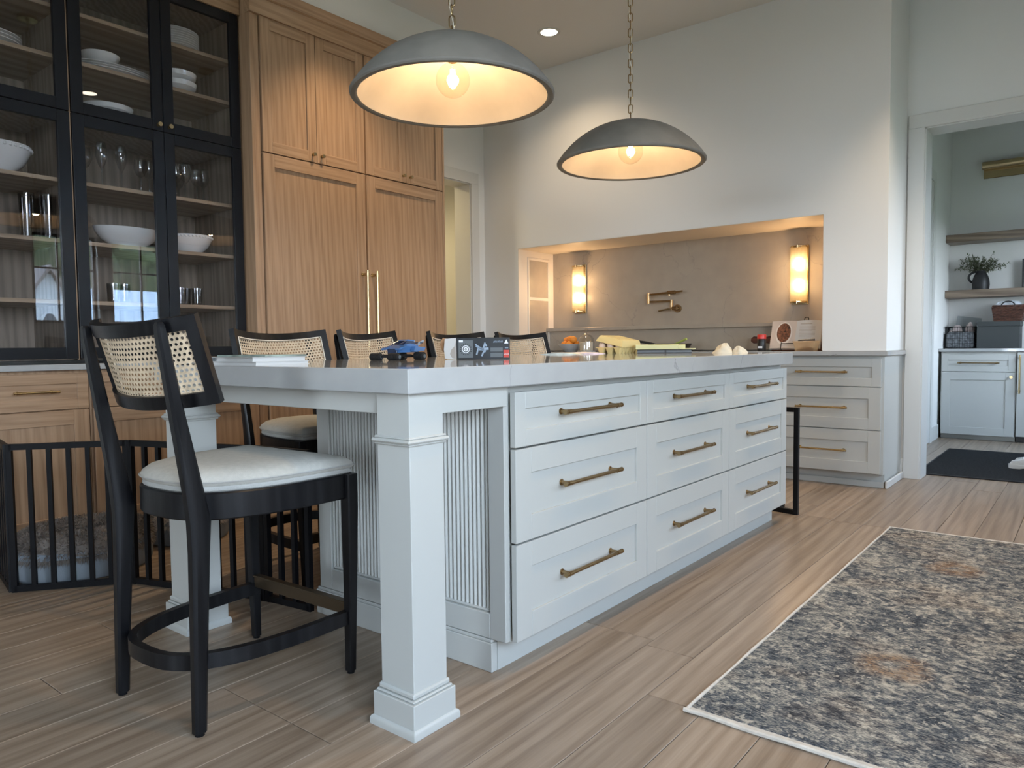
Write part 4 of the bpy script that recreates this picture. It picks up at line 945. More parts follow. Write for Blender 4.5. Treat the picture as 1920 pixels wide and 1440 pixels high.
def crumple(name, cx, cy, z, r, h, seed, mat, lab, cat):
    rr = random.Random(seed); b = B(); n, m = 36, 12; ph = [(rr.randint(2, 7), rr.uniform(0, 6.3), rr.uniform(.4, 1.0)) for _ in range(6)]; px, py = rr.uniform(-.35, .35) * r, rr.uniform(-.3, .3) * r; rows = []
    for q in range(m + 1):
        f = q / m; row = []
        for k in range(n):
            a = 2 * PI * k / n; w = sum(c * math.sin(p * a + e + 3.2 * f * (i - 2)) for i, (p, e, c) in enumerate(ph)) / 4
            rad = r * (1 - f) ** .62 * (1 + .30 * w * (1 - .5 * f)); zz = 0 if q == 0 else max(.0015, h * f ** .85 * (1 + .28 * w * (1 - f)))
            row.append((cx + px * f + rad * math.cos(a), cy + py * f + rad * math.sin(a), z + zz))
        rows.append(row)
    b.loft(rows[:-1]); return solo(name, b, mat, lab, cat)
m_tissue = plain('tissue', (0.60, 0.55, 0.44), 0.9)
crumple('crumpled_tissue', -1.625, 3.90, ZI, .052, .058, 4, m_tissue, 'taller crumpled white kitchen paper at the island corner', 'tissue')
crumple('crumpled_tissue', -1.535, 3.93, ZI, .040, .040, 9, m_tissue, 'smaller crumpled kitchen paper towards the spice bottle', 'tissue')

# ================================================================ THINGS ON THE NICHE WORKTOP
ZN = .912; m_orange = plain('orange_peel', (0.78, 0.27, 0.03), 0.45, bump=0.3, bscale=200); m_stone = plain('grey_stoneware', (0.40, 0.40, 0.41), 0.5)
bx, by = -3.67, 5.45
b = B(); b.lathe([(0, 0), (.05, 0), (.055, .006), (.092, .030), (.112, .068), (.108, .069), (.088, .034), (.05, .012), (0, .010)], (bx, by, ZN), 32); solo('fruit_bowl', b, m_stone, 'grey stoneware bowl holding oranges', 'bowl')
for k, (dx, dy, z) in enumerate(((-.045, -.03, .063), (.02, -.052, .063), (.054, .008, .063), (-.02, .045, .063), (.0, -.005, .108), (-.058, .030, .100), (.052, -.040, .106))):
    b = B(); r = .034; b.lathe([(0, -r * .94), (r * .5, -r * .82), (r * .87, -r * .48), (r, 0), (r * .87, r * .48), (r * .5, r * .82), (r * .1, r * .93), (0, r * .90)], (bx + dx, by + dy, ZN + z), 18); solo('orange', b, m_orange, 'ripe orange in the grey bowl', 'orange', 'oranges in the bowl')
jx, jy = -3.475, 5.40
t = thing('cloche_jar', 'glass cloche with round knob over a pale candle', 'jar', (jx, jy, ZN))
b = B(); b.lathe([(.070, .010), (.070, .085), (.064, .115), (.045, .140), (.018, .152), (.010, .156), (.008, .166), (.018, .176), (.020, .186), (.014, .196), (0, .199)], (jx, jy, ZN), 28); part('cloche', b, m_clear, t, 'clear glass dome')
b = B(); b.lathe([(0, 0), (.078, 0), (.080, .004), (.078, .009), (0, .009)], (jx, jy, ZN), 28); part('base', b, m_stone, t)
b = B(); b.lathe([(0, .010), (.055, .010), (.056, .014), (.056, .080), (.053, .083), (0, .083)], (jx, jy, ZN), 24); part('candle', b, plain('wax', (.72, .64, .50), .5), t)
px, py = -2.70, 5.48
t = thing('frying_pan', 'black frying pan with a green stalk resting in it', 'pan', (px, py, ZN))
b = B(); b.lathe([(0, .018), (.11, .018), (.130, .026), (.150, .062), (.146, .063), (.127, .030), (.11, .024), (0, .024)], (px, py, ZN), 36); part('pan_body', b, m_blk, t)
b = B(); b.tube([(px - .14, py - .03, ZN + .055), (px - .22, py - .06, ZN + .075), (px - .36, py - .10, ZN + .095)], [.010, .010, .012], 8); part('handle', b, m_blk, t)
b = B(); b.lathe([(0, 0), (.1, 0), (.1, .018), (0, .018)], (px, py, ZN), 24); part('trivet', b, m_blackm, t)
b = B(); b.tube([(px + .02, py - .05, ZN + .050), (px + .09, py - .07, ZN + .072), (px + .16, py - .09, ZN + .098)], [.007, .008, .010], 7); solo('celery_stalk', b, plain('celery', (.36, .45, .10), .5), 'pale green celery stalk sticking out of the pan', 'celery')
M = Matrix.Translation((-1.775, 5.66, ZN)) @ Matrix.Rotation(math.radians(-10), 4, 'X')
m_mahog = wood('mahogany', 0, ((.05, .014, .008), (.085, .026, .014), (.12, .04, .022)), .4)
b = B(); pts = [(-.19, 0), (.195, 0), (.195, .155), (.185, .168), (-.175, .168), (-.19, .152), (-.19, .118), (-.24, .105), (-.335, .112), (-.352, .098), (-.356, .085), (-.352, .070), (-.335, .058), (-.24, .062), (-.19, .052)]
b.poly(pts, -.010, .010, M=M @ Matrix.Rotation(PI / 2, 4, 'X')); o = solo('chopping_board', b, m_mahog, 'dark red wooden paddle board leaning behind the cookbook', 'board')
sx, sy = -1.950, 5.40
t = thing('spice_bottle', 'small black labelled spice bottle with red cap', 'bottle', (sx, sy, ZN))
b = B(); b.lathe([(0, 0), (.029, 0), (.031, .004), (.031, .082), (.027, .090), (0, .090)], (sx, sy, ZN), 24); part('bottle_body', b, m_blk, t)
b = B(); b.lathe([(0, .122), (.030, .122), (.032, .118), (.032, .090), (0, .090)], (sx, sy, ZN), 24); part('cap', b, plain('red_plastic', (.60, .04, .03), .35), t, 'red screw cap')
b = B(); b.box(-.016, .016, -.0325, -.0305, .022, .036, 0, 0, Matrix.Translation((sx, sy, ZN))); part('label', b, m_prw, t)
# cookbook on a wire stand
M = Matrix.Translation((-1.735, 5.46, ZN + .014)) @ Matrix.Rotation(math.radians(4), 4, 'Z') @ Matrix.Rotation(math.radians(-24), 4, 'X')
Mc = M @ Matrix.Rotation(PI / 2, 4, 'X')                                                    # (u,v,n): v up the page, n towards the reader
t = thing('cookbook', 'open cookbook showing a dish of stew on its left page', 'book', M @ Vector((0, 0, 0)))
Mk = Mc @ Matrix(((1, .25, 0, 0), (0, 1, 0, 0), (0, 0, 1, 0), (0, 0, 0, 1)))
b = B(); b.box(-.178, .178, 0, .225, -.010, -.006, 0, 0, Mc); part('cover', b, m_card, t)
for s_ in (-1, 1):
    b = B(); secs = []
    for i in range(9):
        u = s_ * .175 * i / 8; n = .004 + .010 * math.sin(PI * min(1, i / 8 * .95 + .05)) ** .8
        secs.append([(u, .003, -.006), (u, .222, -.006), (u, .222, n), (u, .003, n)])
    b.loft(secs, M=Mc); part('page_block', b, m_paper if s_ > 0 else plain('page_photo', (.58, .50, .44), .5), t)
b = B(); b.lathe([(0, 0), (.058, 0)], (-.082, .120, .0148), 32, M=Mc, sx=1.0, sy=1.55); part('print_dish', b, plain('dish_white', (.72, .66, .60), .5), t)
m_stew = plain('stew_print', (.16, .06, .03), .5, var=.9, vscale=70)
b = B(); b.lathe([(0, 0), (.049, 0)], (-.082, .124, .0152), 32, M=Mc, sx=1.0, sy=1.55); part('print_stew', b, m_stew, t)
b = B(); b.box(.03, .11, .190, .196, .0146, .0150, 0, 0, Mc)
for k in range(12): b.box(.025, .135 - (.02 if k % 4 == 3 else 0), .168 - k * .011, .1705 - k * .011, .0146, .0150, 0, 0, Mc)
part('print_text', b, plain('grey_text', (.40, .36, .31), .7), t)
ts = thing('book_stand', 'thin black wire stand holding up the cookbook', 'book stand', (-1.735, 5.46, ZN))
b = B()
for u in (-.09, .09): b.tube([Mc @ Vector(q) for q in ((u, .05, .020), (u, -.006, .020), (u, -.006, -.012), (u, .18, -.016))] , .0028, 6)
b.tube([Mc @ Vector(q) for q in ((-.09, .035, .022), (.09, .035, .022))], .0028, 6); part('cradle', b, m_blackm, ts)
b = B(); b.tube([Mc @ Vector(q) for q in [(.045, .18, -.016), (.045, .232, -.014)] + [(.060 - .015 * math.cos(a), .246 + .012 * math.sin(a), -.013) for a in [PI * k / 6 for k in range(7)]] + [(.075, .232, -.014), (.075, .18, -.016)]], .003, 6); part('hanging_loop', b, m_blackm, ts)
b = B(); b.tube([Mc @ Vector((-.09, .18, -.016)), Vector((-1.80, 5.62, ZN + .003))], .0028, 6); b.tube([Mc @ Vector((.09, .18, -.016)), Vector((-1.66, 5.62, ZN + .003))], .0028, 6); part('strut', b, m_blackm, ts)
cx, cy = -1.615, 5.345
t = thing('food_tub', 'clear plastic tub with brown crumbs inside', 'tub', (cx, cy, ZN))
b = B(); b.loft([[(cx + a * hx, cy + c * hy, ZN + z) for a, c in ((-1, -1), (1, -1), (1, 1), (-1, 1))] for hx, hy, z in ((.062, .045, 0), (.075, .056, .068), (.080, .061, .069), (.080, .061, .072))], caps=False); m_cloud = thin_glass('cloudy_plastic', (.92, .88, .82), 1.5, .25, 1.6); rod_glow(m_cloud); part('tub', b, m_cloud, t)
rr = random.Random(5); b = B()
for k in range(60):
    x, y, z = cx + rr.uniform(-.048, .048), cy + rr.uniform(-.034, .034), ZN + .003 + rr.uniform(0, .020) * (1 - abs(rr.uniform(-1, 1))); s_ = rr.uniform(.004, .008); b.box(x - s_, x + s_, y - s_, y + s_, z, z + s_ * 1.2)
part('crumbs', b, plain('brown_crumbs', (.12, .065, .035), .8), t, kind='stuff')
b = B(); b.tube([(cx - .05, cy - .02, ZN + .075), (cx, cy, ZN + .078), (cx + .055, cy + .015, ZN + .080)], [.004, .005, .008], 7); solo('spoon', b, m_blk, 'dark spoon laid across the plastic tub', 'spoon')

# ================================================================ THINGS IN THE HUTCH
def bowl(x, y, z, r, h, lab, group=None, beads=False, sx=1, sy=1, name='china_bowl'):
    t = thing(name, lab, 'bowl', (x, y, z), group)
    b = B(); b.lathe([(0, .0), (r * .45, 0), (r * .48, h * .08), (r * .78, h * .38), (r * .95, h * .75), (r, h), (r * .965, h), (r * .91, h * .74), (r * .74, h * .42), (r * .4, h * .14), (0, h * .12)], (x, y, z), 36, sx=sx, sy=sy); part('bowl_wall', b, m_china, t)
    if beads:
        b = B()
        for k in range(40):
            a = 2 * PI * k / 40; q = r * .055; b.lathe([(0, -q), (q * .8, -q * .6), (q, 0), (q * .8, q * .6), (0, q)], (x + r * .985 * math.cos(a) * sx, y + r * .985 * math.sin(a) * sy, z + h * .90), 6)
        part('beaded_rim', b, m_china, t)
    return t
def stack(x, y, z, r, n, dz, lab, group, kind):
    for k in range(n):
        zz = z + k * dz; b = B()
        if kind == 'plate': b.lathe([(0, 0), (r * .6, 0), (r * .64, dz * .25), (r, dz * .8), (r, dz * .98), (r * .66, dz * .5), (0, dz * .35)], (x, y, zz), 40); nm = 'plate'; cat = 'plate'
        elif kind == 'platter': b.lathe([(0, 0), (r * .6, 0), (r * .64, dz * .25), (r, dz * .8), (r, dz * .98), (r * .66, dz * .5), (0, dz * .35)], (x, y, zz), 40, sx=.55, sy=1); nm = 'platter'; cat = 'platter'
        else: b.lathe([(0, 0), (r * .5, 0), (r * .55, dz * .1), (r * .95, dz * .55), (r, dz * 1.02), (r * .96, dz * 1.02), (r * .9, dz * .6), (r * .5, dz * .3), (0, dz * .28)], (x, y, zz), 40); nm = 'stacked_bowl'; cat = 'bowl'
        solo(nm, b, m_china, lab, cat, group)
XC = -4.21
stack(XC + .075, 1.82, 2.4153, .205, 3, .012, 'long white oval platter in the stack under a small bowl', 'white platters in the hutch', 'platter')
bowl(XC + .08, 1.755, 2.4155 + .036, .095, .055, 'small white bowl on the stacked oval platters')
stack(XC + .06, 1.79, 2.1503, .125, 2, .050, 'wide white bowl stacked above the upper door knobs', 'wide bowls above the door knobs', 'bowl')
stack(XC + .05, 2.17, 2.6553, .135, 8, .0125, 'white dinner plate in the tall plate stack', 'dinner plates in the hutch', 'plate')
stack(XC + .09, 2.16, 2.4153, .105, 2, .052, 'white bowl stacked below the dinner plates', 'bowls below the dinner plates', 'bowl')
stack(XC + .05, 1.25, 2.4153, .15, 3, .016, 'white serving plate in the cabinet above the dog pen', 'serving plates above the pen', 'plate')
t = thing('tea_cup', 'white china tea cup on the cabinet floor above the beaded bowl', 'cup', (XC + .14, 1.355, 2.1503))
b = B(); b.lathe([(0, 0), (.026, 0), (.03, .01), (.044, .035), (.048, .062), (.045, .062), (.04, .036), (.025, .012), (0, .010)], (XC + .14, 1.355, 2.1503), 28); part('cup_body', b, m_china, t)
b = B(); b.tube([(XC + .14, 1.355 + .044 + .022 * math.sin(a), 2.1503 + .034 - .019 * math.cos(a)) for a in [PI * k / 8 for k in range(9)]], .0035, 6); part('handle', b, m_china, t)
bowl(XC + .04, 1.27, 1.8203, .155, .135, 'big white china bowl with beaded rim above the dog pen', None, True)
bowl(XC + .05, 1.875, 1.5223, .165, .105, 'long white boat-shaped bowl beside the hutch centre stile', None, False, .62, 1.05)
bowl(XC + .03, 2.235, 1.5223, .128, .105, 'white china bowl with beaded rim next to the oak side panel', None, True)
def stem(x, y, z, h, r, kind):
    b = B(); hs = h * (.46 if kind == 'wine' else .40)
    cup = [(.004, hs), (r * .55, hs + (h - hs) * .12), (r, hs + (h - hs) * .45), (r * .98, hs + (h - hs) * .6), (r * .8, h)] if kind == 'wine' else [(.004, hs), (r * .6, hs + (h - hs) * .2), (r, hs + (h - hs) * .5), (r * .95, hs + (h - hs) * .75), (r * .7, h)]
    b.lathe([(0, .002), (r * .85, .0), (r * .85, .002), (.008, .006), (.0035, .015), (.003, hs * .5), (.0045, hs * .85)] + cup, (x, y, z), 20); return b
for (x, y) in ((XC + .09, 1.655), (XC + .08, 1.945)): solo('wine_glass', stem(x, y, 1.8203, .19, .036, 'wine'), m_clear, 'clear wine glass standing next to the champagne flutes', 'wine glass', 'wine glasses by the flutes')
solo('wine_glass', stem(XC + .05, 2.005, 1.8203, .20, .036, 'wine'), m_clear, 'clear wine glass standing next to the champagne flutes', 'wine glass', 'wine glasses by the flutes')
for (x, y) in ((XC + .1, 1.735), (XC + .1, 1.835)): solo('champagne_flute', stem(x, y, 1.8203, .235, .029, 'flute'), m_clear, 'tall cut crystal champagne flute in the hutch', 'flute', 'champagne flutes')
for (x, y, h) in ((XC + .1, 2.135, .19), (XC + .08, 2.195, .21), (XC + .1, 2.255, .18), (XC + .06, 2.315, .20), (XC - .06, 2.23, .20)): solo('wine_glass', stem(x, y, 1.8203, h, .035, 'wine'), m_clear, 'clear wine glass on the shelf beside the oak side panel', 'wine glass', 'wine glasses by the oak side')
def tumbler(x, y, z, r, h, lab, grp, nm='tumbler'):
    b = B(); b.lathe([(0, .006), (r * .80, .006), (r * .86, 0), (r * .9, .004), (r, h), (r * .95, h), (r * .86, .012)], (x, y, z), 20); solo(nm, b, m_clear, lab, 'glass', grp)
for x, y in ((XC + .12, 1.760), (XC + .10, 1.825)): tumbler(x, y, 1.2223, .032, .10, 'short clear tumbler on the shelf below the boat-shaped bowl', 'tumblers below the boat bowl')
for x, y in ((XC + .1, 2.135), (XC + .06, 2.185), (XC + .1, 2.235)): tumbler(x, y, 1.2223, .032, .10, 'short clear tumbler on the shelf below the beaded bowl by the oak side', 'tumblers by the oak side')
for x, y in ((XC + .08, 1.385), (XC + .0, 1.435), (XC + .10, 1.475)): tumbler(x, y, 1.5223, .036, .22, 'tall clear glass cylinder on the shelf under the big beaded bowl', 'glass cylinders', 'glass_cylinder')

# ================================================================ PANTRY
YP = 8.44
b = B(); b.box(-1.262, .70, YP - .03, 9.018, .866, .897, .002); solo('pantry_worktop', b, m_quartz, 'white worktop seen through the pantry doorway', 'worktop')
t = thing('pantry_cabinet', 'white pantry base cabinet with one drawer over one door', 'cabinet', (-.93, 8.7, 0))
b = B(); b.box(-1.240, -.618, YP, 9.0, .095, .865); part('body', b, m_white, t)
b = B(); b.box(-1.240, -.618, YP + .06, 9.0, 0, .095); b.box(-1.240, -.618, YP + .045, YP + .06, 0, .05, .003); part('toe_kick', b, m_white, t)
M = fy(YP)
b = B(); shaker(b, M, -1.232, -.624, .672, .838, .02, .055); d = part('drawer', b, m_white, t); part('handle', pull(M, -.922, .757, .345, .012), m_brass, d, 'brass bar handle')
b = B(); shaker(b, M, -1.232, -.624, .052, .666, .02, .075); d = part('door', b, m_white, t); part('knob', knob(M, -.654, .624, .02, .014), m_gold, d, 'small brass knob')
t = thing('panelled_appliance', 'white panelled appliance front with tall brass pull and black plinth', 'appliance', (-.30, 8.7, 0))
b = B(); b.box(-.612, .0, YP, 9.0, .10, .862); part('body', b, m_white, t); b = B(); shaker(b, M, -.610, -.005, .06, .856, .02, .075); d = part('door', b, m_white, t)
part('handle', pull(M, -.588, .652, .36, .0, False, .008, .045), m_gold, d, 'tall brass pull'); b = B(); b.box(-.612, .0, YP + .05, 9.0, 0, .10); part('plinth', b, m_blk, t)
for z, lab in ((1.972, 'upper brown oak floating shelf in the pantry'), (1.408, 'lower brown oak floating shelf in the pantry, under the vase')):
    b = B(); b.box(-1.262, .70, 8.735, 9.018, z, z + .078, .002); solo('floating_shelf', b, m_pshelf, lab, 'shelf', 'pantry floating shelves')
vx, vy, vz = -.965, 8.86, 1.4862
t = thing('vase', 'matt black jug vase with looped handle on the pantry shelf', 'vase', (vx, vy, vz)); m_vase = plain('matt_black_ceramic', (.012, .012, .014), .5)
b = B(); b.lathe([(0, 0), (.068, 0), (.074, .006), (.078, .05), (.074, .10), (.060, .145), (.046, .168), (.040, .180), (.044, .192), (.038, .192), (.034, .178), (.034, .05), (0, .05)], (vx, vy, vz), 32); part('jug', b, m_vase, t)
b = B(); b.tube([(vx - .045 - .062 * math.sin(a), vy, vz + .128 + .056 * math.cos(a)) for a in [math.radians(-12 + 18 * k) for k in range(12)]], .011, 8); part('handle', b, m_vase, t)
rr = random.Random(11); m_leaf = plain('dried_leaf_green', (.085, .105, .055), .7, var=.4, vscale=18); m_twig = plain('twig', (.10, .085, .055), .8)
lf = B(); lf.bm.faces.new([lf.bm.verts.new(v) for v in ((0, 0, 0), (.0055, .010, .001), (0, .024, .003), (-.0055, .010, .001))]); lme = lf.mesh('leaf', smooth=False)
bt = B(); bl = bmesh.new(); leaf_n = 0
t2 = thing('greenery', 'bushy bunch of small-leaved green stems in the black jug', 'plant', (vx, vy, vz + .19))
for k in range(46):
    a = rr.uniform(0, 2 * PI); sp_ = rr.uniform(.25, 1.15); L = rr.uniform(.16, .25)
    d = Vector((math.cos(a) * sp_, math.sin(a) * sp_ * .3, 1.0)).normalized(); p0 = Vector((vx + math.cos(a) * .012, vy + math.sin(a) * .012, vz + .15)); pts = []
    for q in range(7):
        f = q / 6; pts.append(p0 + d * (L * f) + Vector((math.cos(a) * .05 * f * f * sp_, 0, -.07 * f * f * sp_)))
    bt.tube(pts, .0012, 4)
    for q in range(2, 7):
        for _ in range(6):
            c = pts[q] + Vector((rr.uniform(-.012, .012), rr.uniform(-.012, .012), rr.uniform(-.012, .012))); R_ = Matrix.Rotation(rr.uniform(0, 2 * PI), 4, 'Z') @ Matrix.Rotation(rr.uniform(-1.2, 1.2), 4, 'X'); s_ = rr.uniform(.7, 1.3)
            bl.faces.new([bl.verts.new(c + R_ @ (Vector(v) * s_) - Vector((vx, vy, vz + .19))) for v in ((0, 0, 0), (.0055, .010, .001), (0, .024, .003), (-.0055, .010, .001))])
part('stems', bt, m_twig, t2); me = bpy.data.meshes.new('leaves'); bl.to_mesh(me); bl.free(); link('leaves', me, m_leaf, t2, kind='stuff')
b = B(); b.box(-.625, -.36, 8.93, 8.945, 1.4862, 1.78, .002); fr = solo('framed_picture', b, m_blk, 'dark framed picture standing on the lower pantry shelf', 'picture')
b = B(); b.box(-.608, -.377, 8.927, 8.930, 1.503, 1.763); part('print', b, m_paper, fr)
# wire basket with cloth, dark box, wicker basket
ZP = .8972
t = thing('wire_basket', 'black wire basket on the pantry worktop', 'basket', (-1.115, 8.80, ZP)); x0, x1, y0, y1, h = -1.245, -.985, 8.68, 8.94, .215
b = B()
for z, r in ((.004, .003), (.10, .002), (h, .0045)): b.tube([(x0, y0, ZP + z), (x1, y0, ZP + z), (x1, y1, ZP + z), (x0, y1, ZP + z)], r, 6, True)
part('rim_wires', b, m_blackm, t)
b = B()
for k in range(13):
    x = x0 + (x1 - x0) * k / 12
    for y in (y0, y1): b.cyl((x, y, ZP + .003), (x, y, ZP + h), .0016, 5)
    y = y0 + (y1 - y0) * k / 12
    for x in (x0, x1): b.cyl((x, y, ZP + .003), (x, y, ZP + h), .0016, 5)
for z in (.05, .15):
    b.tube([(x0, y0, ZP + z), (x1, y0, ZP + z), (x1, y1, ZP + z), (x0, y1, ZP + z)], .0016, 5, True)
part('mesh_wires', b, m_blackm, t)
b = B(); b.tube([(x0 + .06, y0 - .002, ZP + h), (x0 + .06, y0 - .012, ZP + h - .045), (x1 - .06, y0 - .012, ZP + h - .045), (x1 - .06, y0 - .002, ZP + h)], .003, 6); part('handle', b, m_blackm, t)
m_pink = plain('pale_pink_cloth', (.55, .45, .43), .9); m_grc = plain('grey_print_cloth', (.16, .17, .18), .9, var=.6, vscale=40)
b = B(); b.loft([[(-1.115 + a * hx, 8.81 + c * hy, ZP + z) for a, c in ((-1, -1), (-.3, -1.05), (.4, -.95), (1, -1), (1.04, 0), (1, 1), (0, 1.03), (-1, 1), (-.97, .1))] for hx, hy, z in ((.11, .11, .004), (.118, .118, .02), (.118, .118, .15), (.10, .10, .165))]); solo('folded_cloth', b, m_grc, 'grey patterned cloth filling the wire basket', 'cloth')
crumple('crumpled_cloth', -1.165, 8.80, ZP + .166, .058, .075, 21, m_pink, 'pale pink cloth heaped at the handle side of the wire basket', 'cloth'); crumple('crumpled_cloth', -1.048, 8.82, ZP + .166, .040, .105, 22, m_pink, 'pale pink cloth peaked beside the dark storage box', 'cloth')
b = B(); M2 = Matrix.Translation((-1.12, 8.960, ZP)) @ Matrix.Rotation(math.radians(-5), 4, 'X') @ Matrix.Rotation(math.radians(9), 4, 'Y'); b.box(-.11, .11, -.006, .006, .02, .325, .002, 0, M2); solo('clear_panel', b, thin_glass('smoked_plastic', (.82, .84, .85), 1.5, .05, 1.2), 'smoky clear plastic panel leaning behind the wire basket', 'panel')
t = thing('storage_box', 'dark grey lidded storage box under the wicker basket', 'box', (-.79, 8.80, ZP)); m_gbox = plain('dark_grey_board', (.040, .045, .044), .7)
b = B(); b.box(-.968, -.614, 8.66, 8.96, ZP, ZP + .215, .002); part('box_body', b, m_gbox, t); b = B(); b.box(-.972, -.610, 8.656, 8.964, ZP + .215, ZP + .262, .002); part('lid', b, m_gbox, t)
t = thing('wicker_basket', 'brown wicker basket of folded linen on the dark storage box', 'basket', (-.735, 8.80, ZP + .262)); m_wick = plain('brown_wicker', (.085, .035, .022), .6, var=.5, vscale=50); zb_ = ZP + .2622
b = B(); b.box(-.83, -.60, 8.69, 8.92, zb_, zb_ + .008); b.box(-.825, -.605, 8.695, 8.915, zb_ + .008, zb_ + .14); part('core', b, m_wick, t)
for k in range(10):
    o_ = .003 * k / 1.0 * .6; b = B(); z = zb_ + .012 + k * .0135; n_ = 40; pts = []
    for q in range(n_):
        f = q / n_ * 4; e = f % 1; X0_, X1_, Y0_, Y1_ = -.830 - o_, -.600 + o_, 8.690 - o_, 8.920 + o_
        c = ((X0_ + (X1_ - X0_) * e, Y0_), (X1_, Y0_ + (Y1_ - Y0_) * e), (X1_ - (X1_ - X0_) * e, Y1_), (X0_, Y1_ - (Y1_ - Y0_) * e))[int(f)]
        pts.append((c[0], c[1], z + (.0018 if (q + k) % 2 else -.0018)))
    b.tube(pts, .0068, 6, True); part('weave', b, m_wick, t)
b = B(); b.tube([(-.84, 8.685, zb_ + .150), (-.59, 8.685, zb_ + .150), (-.59, 8.925, zb_ + .150), (-.84, 8.925, zb_ + .150)], .010, 8, True); part('rim', b, m_wick, t)
b = B(); b.tube([(-.715 + .055 * math.cos(a), 8.683, zb_ + .150 + .045 * math.sin(a)) for a in [PI * k / 8 for k in range(9)]], .006, 6); part('handle', b, m_blk, t)
b = B(); b.loft([[(-.715 + a * hx, 8.805 + c * .10, zb_ + z) for a, c in ((-1, -1), (1, -1), (1, 1), (-1, 1))] for hx, z in ((.10, .141), (.104, .165), (.085, .190), (.04, .200))]); solo('folded_linen', b, plain('white_blue_linen', (.60, .63, .68), .9, var=.25, vscale=30), 'white folded linen in the wicker basket', 'linen')
t = thing('picture_light', 'brushed brass picture light on the pantry wall above the shelves', 'picture light', (-.82, 9.02, 2.62))
b = B(); b.box(-.978, -.30, 9.006, 9.019, 2.622, 2.760, .004); part('backplate', b, m_gold, t)
b = B(); b.cyl((-.985, 8.965, 2.745), (-.30, 8.965, 2.745), .040, 24); part('shade_tube', b, m_gold, t)
# mat, shoes
b = B(); b.box(-1.045, .0, 6.06, 7.60, .0003, .010, .003)
t = solo('door_mat', b, m_mat, 'ribbed charcoal door mat just inside the pantry doorway', 'mat')
b = B()
for k in range(60): b.box(-1.03, -.015, 6.08 + k * .0253, 6.088 + k * .0253, .010, .0125)
part('ribs', b, m_mat, t, kind='stuff')
m_shoe = plain('white_knit', (.62, .62, .60), .8, bump=.5, bscale=300); m_sole = plain('white_foam_sole', (.70, .70, .68), .6)
def shoe(cx, cy, deg, lab):
    M = Matrix.Translation((cx, cy, .0126)) @ Matrix.Rotation(math.radians(deg), 4, 'Z'); t = thing('sneaker', lab, 'shoe', (cx, cy, .0126), 'white sneakers on the mat')
    st = [(0, .018, .0, .030), (.02, .034, 0, .055), (.06, .044, 0, .062), (.11, .046, 0, .080), (.16, .040, 0, .100), (.21, .036, 0, .098), (.26, .036, 0, .104), (.285, .022, 0, .100)]
    b = B(); b.loft([[(x, a * w, .026 if c < 0 else .026 + (h - .026) * c * (1 if abs(a) < .7 else .55)) for a, c in ((-1, -1), (1, -1), (1, .6), (.6, 1), (0, 1.05), (-.6, 1), (-1, .6))] for x, w, _, h in st], M=M); part('upper', b, m_shoe, t)
    b = B(); b.loft([[(x - .004, a * (w + .004), z) for a, z in ((-1, .010 if .10 < x < .16 else 0), (1, .010 if .10 < x < .16 else 0), (1.06, .016), (1, .030), (-1, .030), (-1.06, .016))] for x, w, _, h in st], M=M); part('sole', b, m_sole, t)
    b = B(); b.box(.045, .075, -.046, .046, 0, .012, .002, 0, M); b.box(.20, .24, -.040, .040, 0, .008, .002, 0, M); part('outsole', b, m_blk, t)
    for k in range(5):
        b = B(); x = .085 + k * .018; z = .075 + k * .0085; b.tube([M @ Vector((x, -.026, z - .006)), M @ Vector((x + .004, 0, z + .006)), M @ Vector((x, .026, z - .006))], .0035, 6); part('lace', b, m_sole, t)
shoe(-.515, 6.66, 15, 'white knit sneaker lying on the charcoal mat'); shoe(-.50, 6.82, 8, 'white knit sneaker set back against the other shoe')

# ================================================================ SINK SIDE (behind the viewer's right shoulder, seen in the hutch glass)
for k, (y0, y1) in enumerate(((1.5, 2.9), (2.9, 4.4), (4.4, 5.8))):
    t = thing('sink_cabinet', ('white base cabinet on the window side, left of the tap', 'white base cabinet under the tap by the window', 'white base cabinet on the window side by the pantry wall')[k], 'cabinet', (1.18, (y0 + y1) / 2, 0), 'white cabinets under the windows')
    b = B(); b.box(.90, XR - .004, y0, y1 - .002, .1, .881); part('body', b, m_white, t); b = B(); b.box(.96, XR - .004, y0, y1 - .002, 0, .1); part('toe_kick', b, m_white, t)
    Mx = Matrix(((0, 0, -1, .90), (1, 0, 0, 0), (0, 1, 0, 0), (0, 0, 0, 1)))
    for a, c in ((y0 + .003, (y0 + y1) / 2 - .002), ((y0 + y1) / 2 + .002, y1 - .005)):
        b = B(); shaker(b, Mx, a, c, .105, .865, .02, .075); d = part('door', b, m_white, t); part('handle', pull(Mx, c - .04, .72, .2, .02, False), m_gold, d, 'brass bar handle')
b = B(); b.box(.87, XR - .004, 1.48, 5.81, .882, .912, .002); solo('sink_worktop', b, m_quartz, 'pale quartz worktop under the windows', 'worktop')
t = thing('kitchen_tap', 'black gooseneck kitchen tap before the window', 'tap', (1.33, 3.60, .912))
b = B(); b.tube([(1.33, 3.60, .912), (1.33, 3.60, 1.26)] + [(1.24 + .09 * math.cos(a), 3.60, 1.26 + .09 * math.sin(a)) for a in [PI * k / 8 for k in range(1, 9)]] + [(1.15, 3.60, 1.17)], .013, 10); part('spout', b, m_blackm, t)
b = B(); b.cyl((1.33, 3.60, .912), (1.33, 3.60, .93), .028, 16); b.cyl((1.33, 3.62, .96), (1.33, 3.70, .99), .007, 8); part('base', b, m_blackm, t)

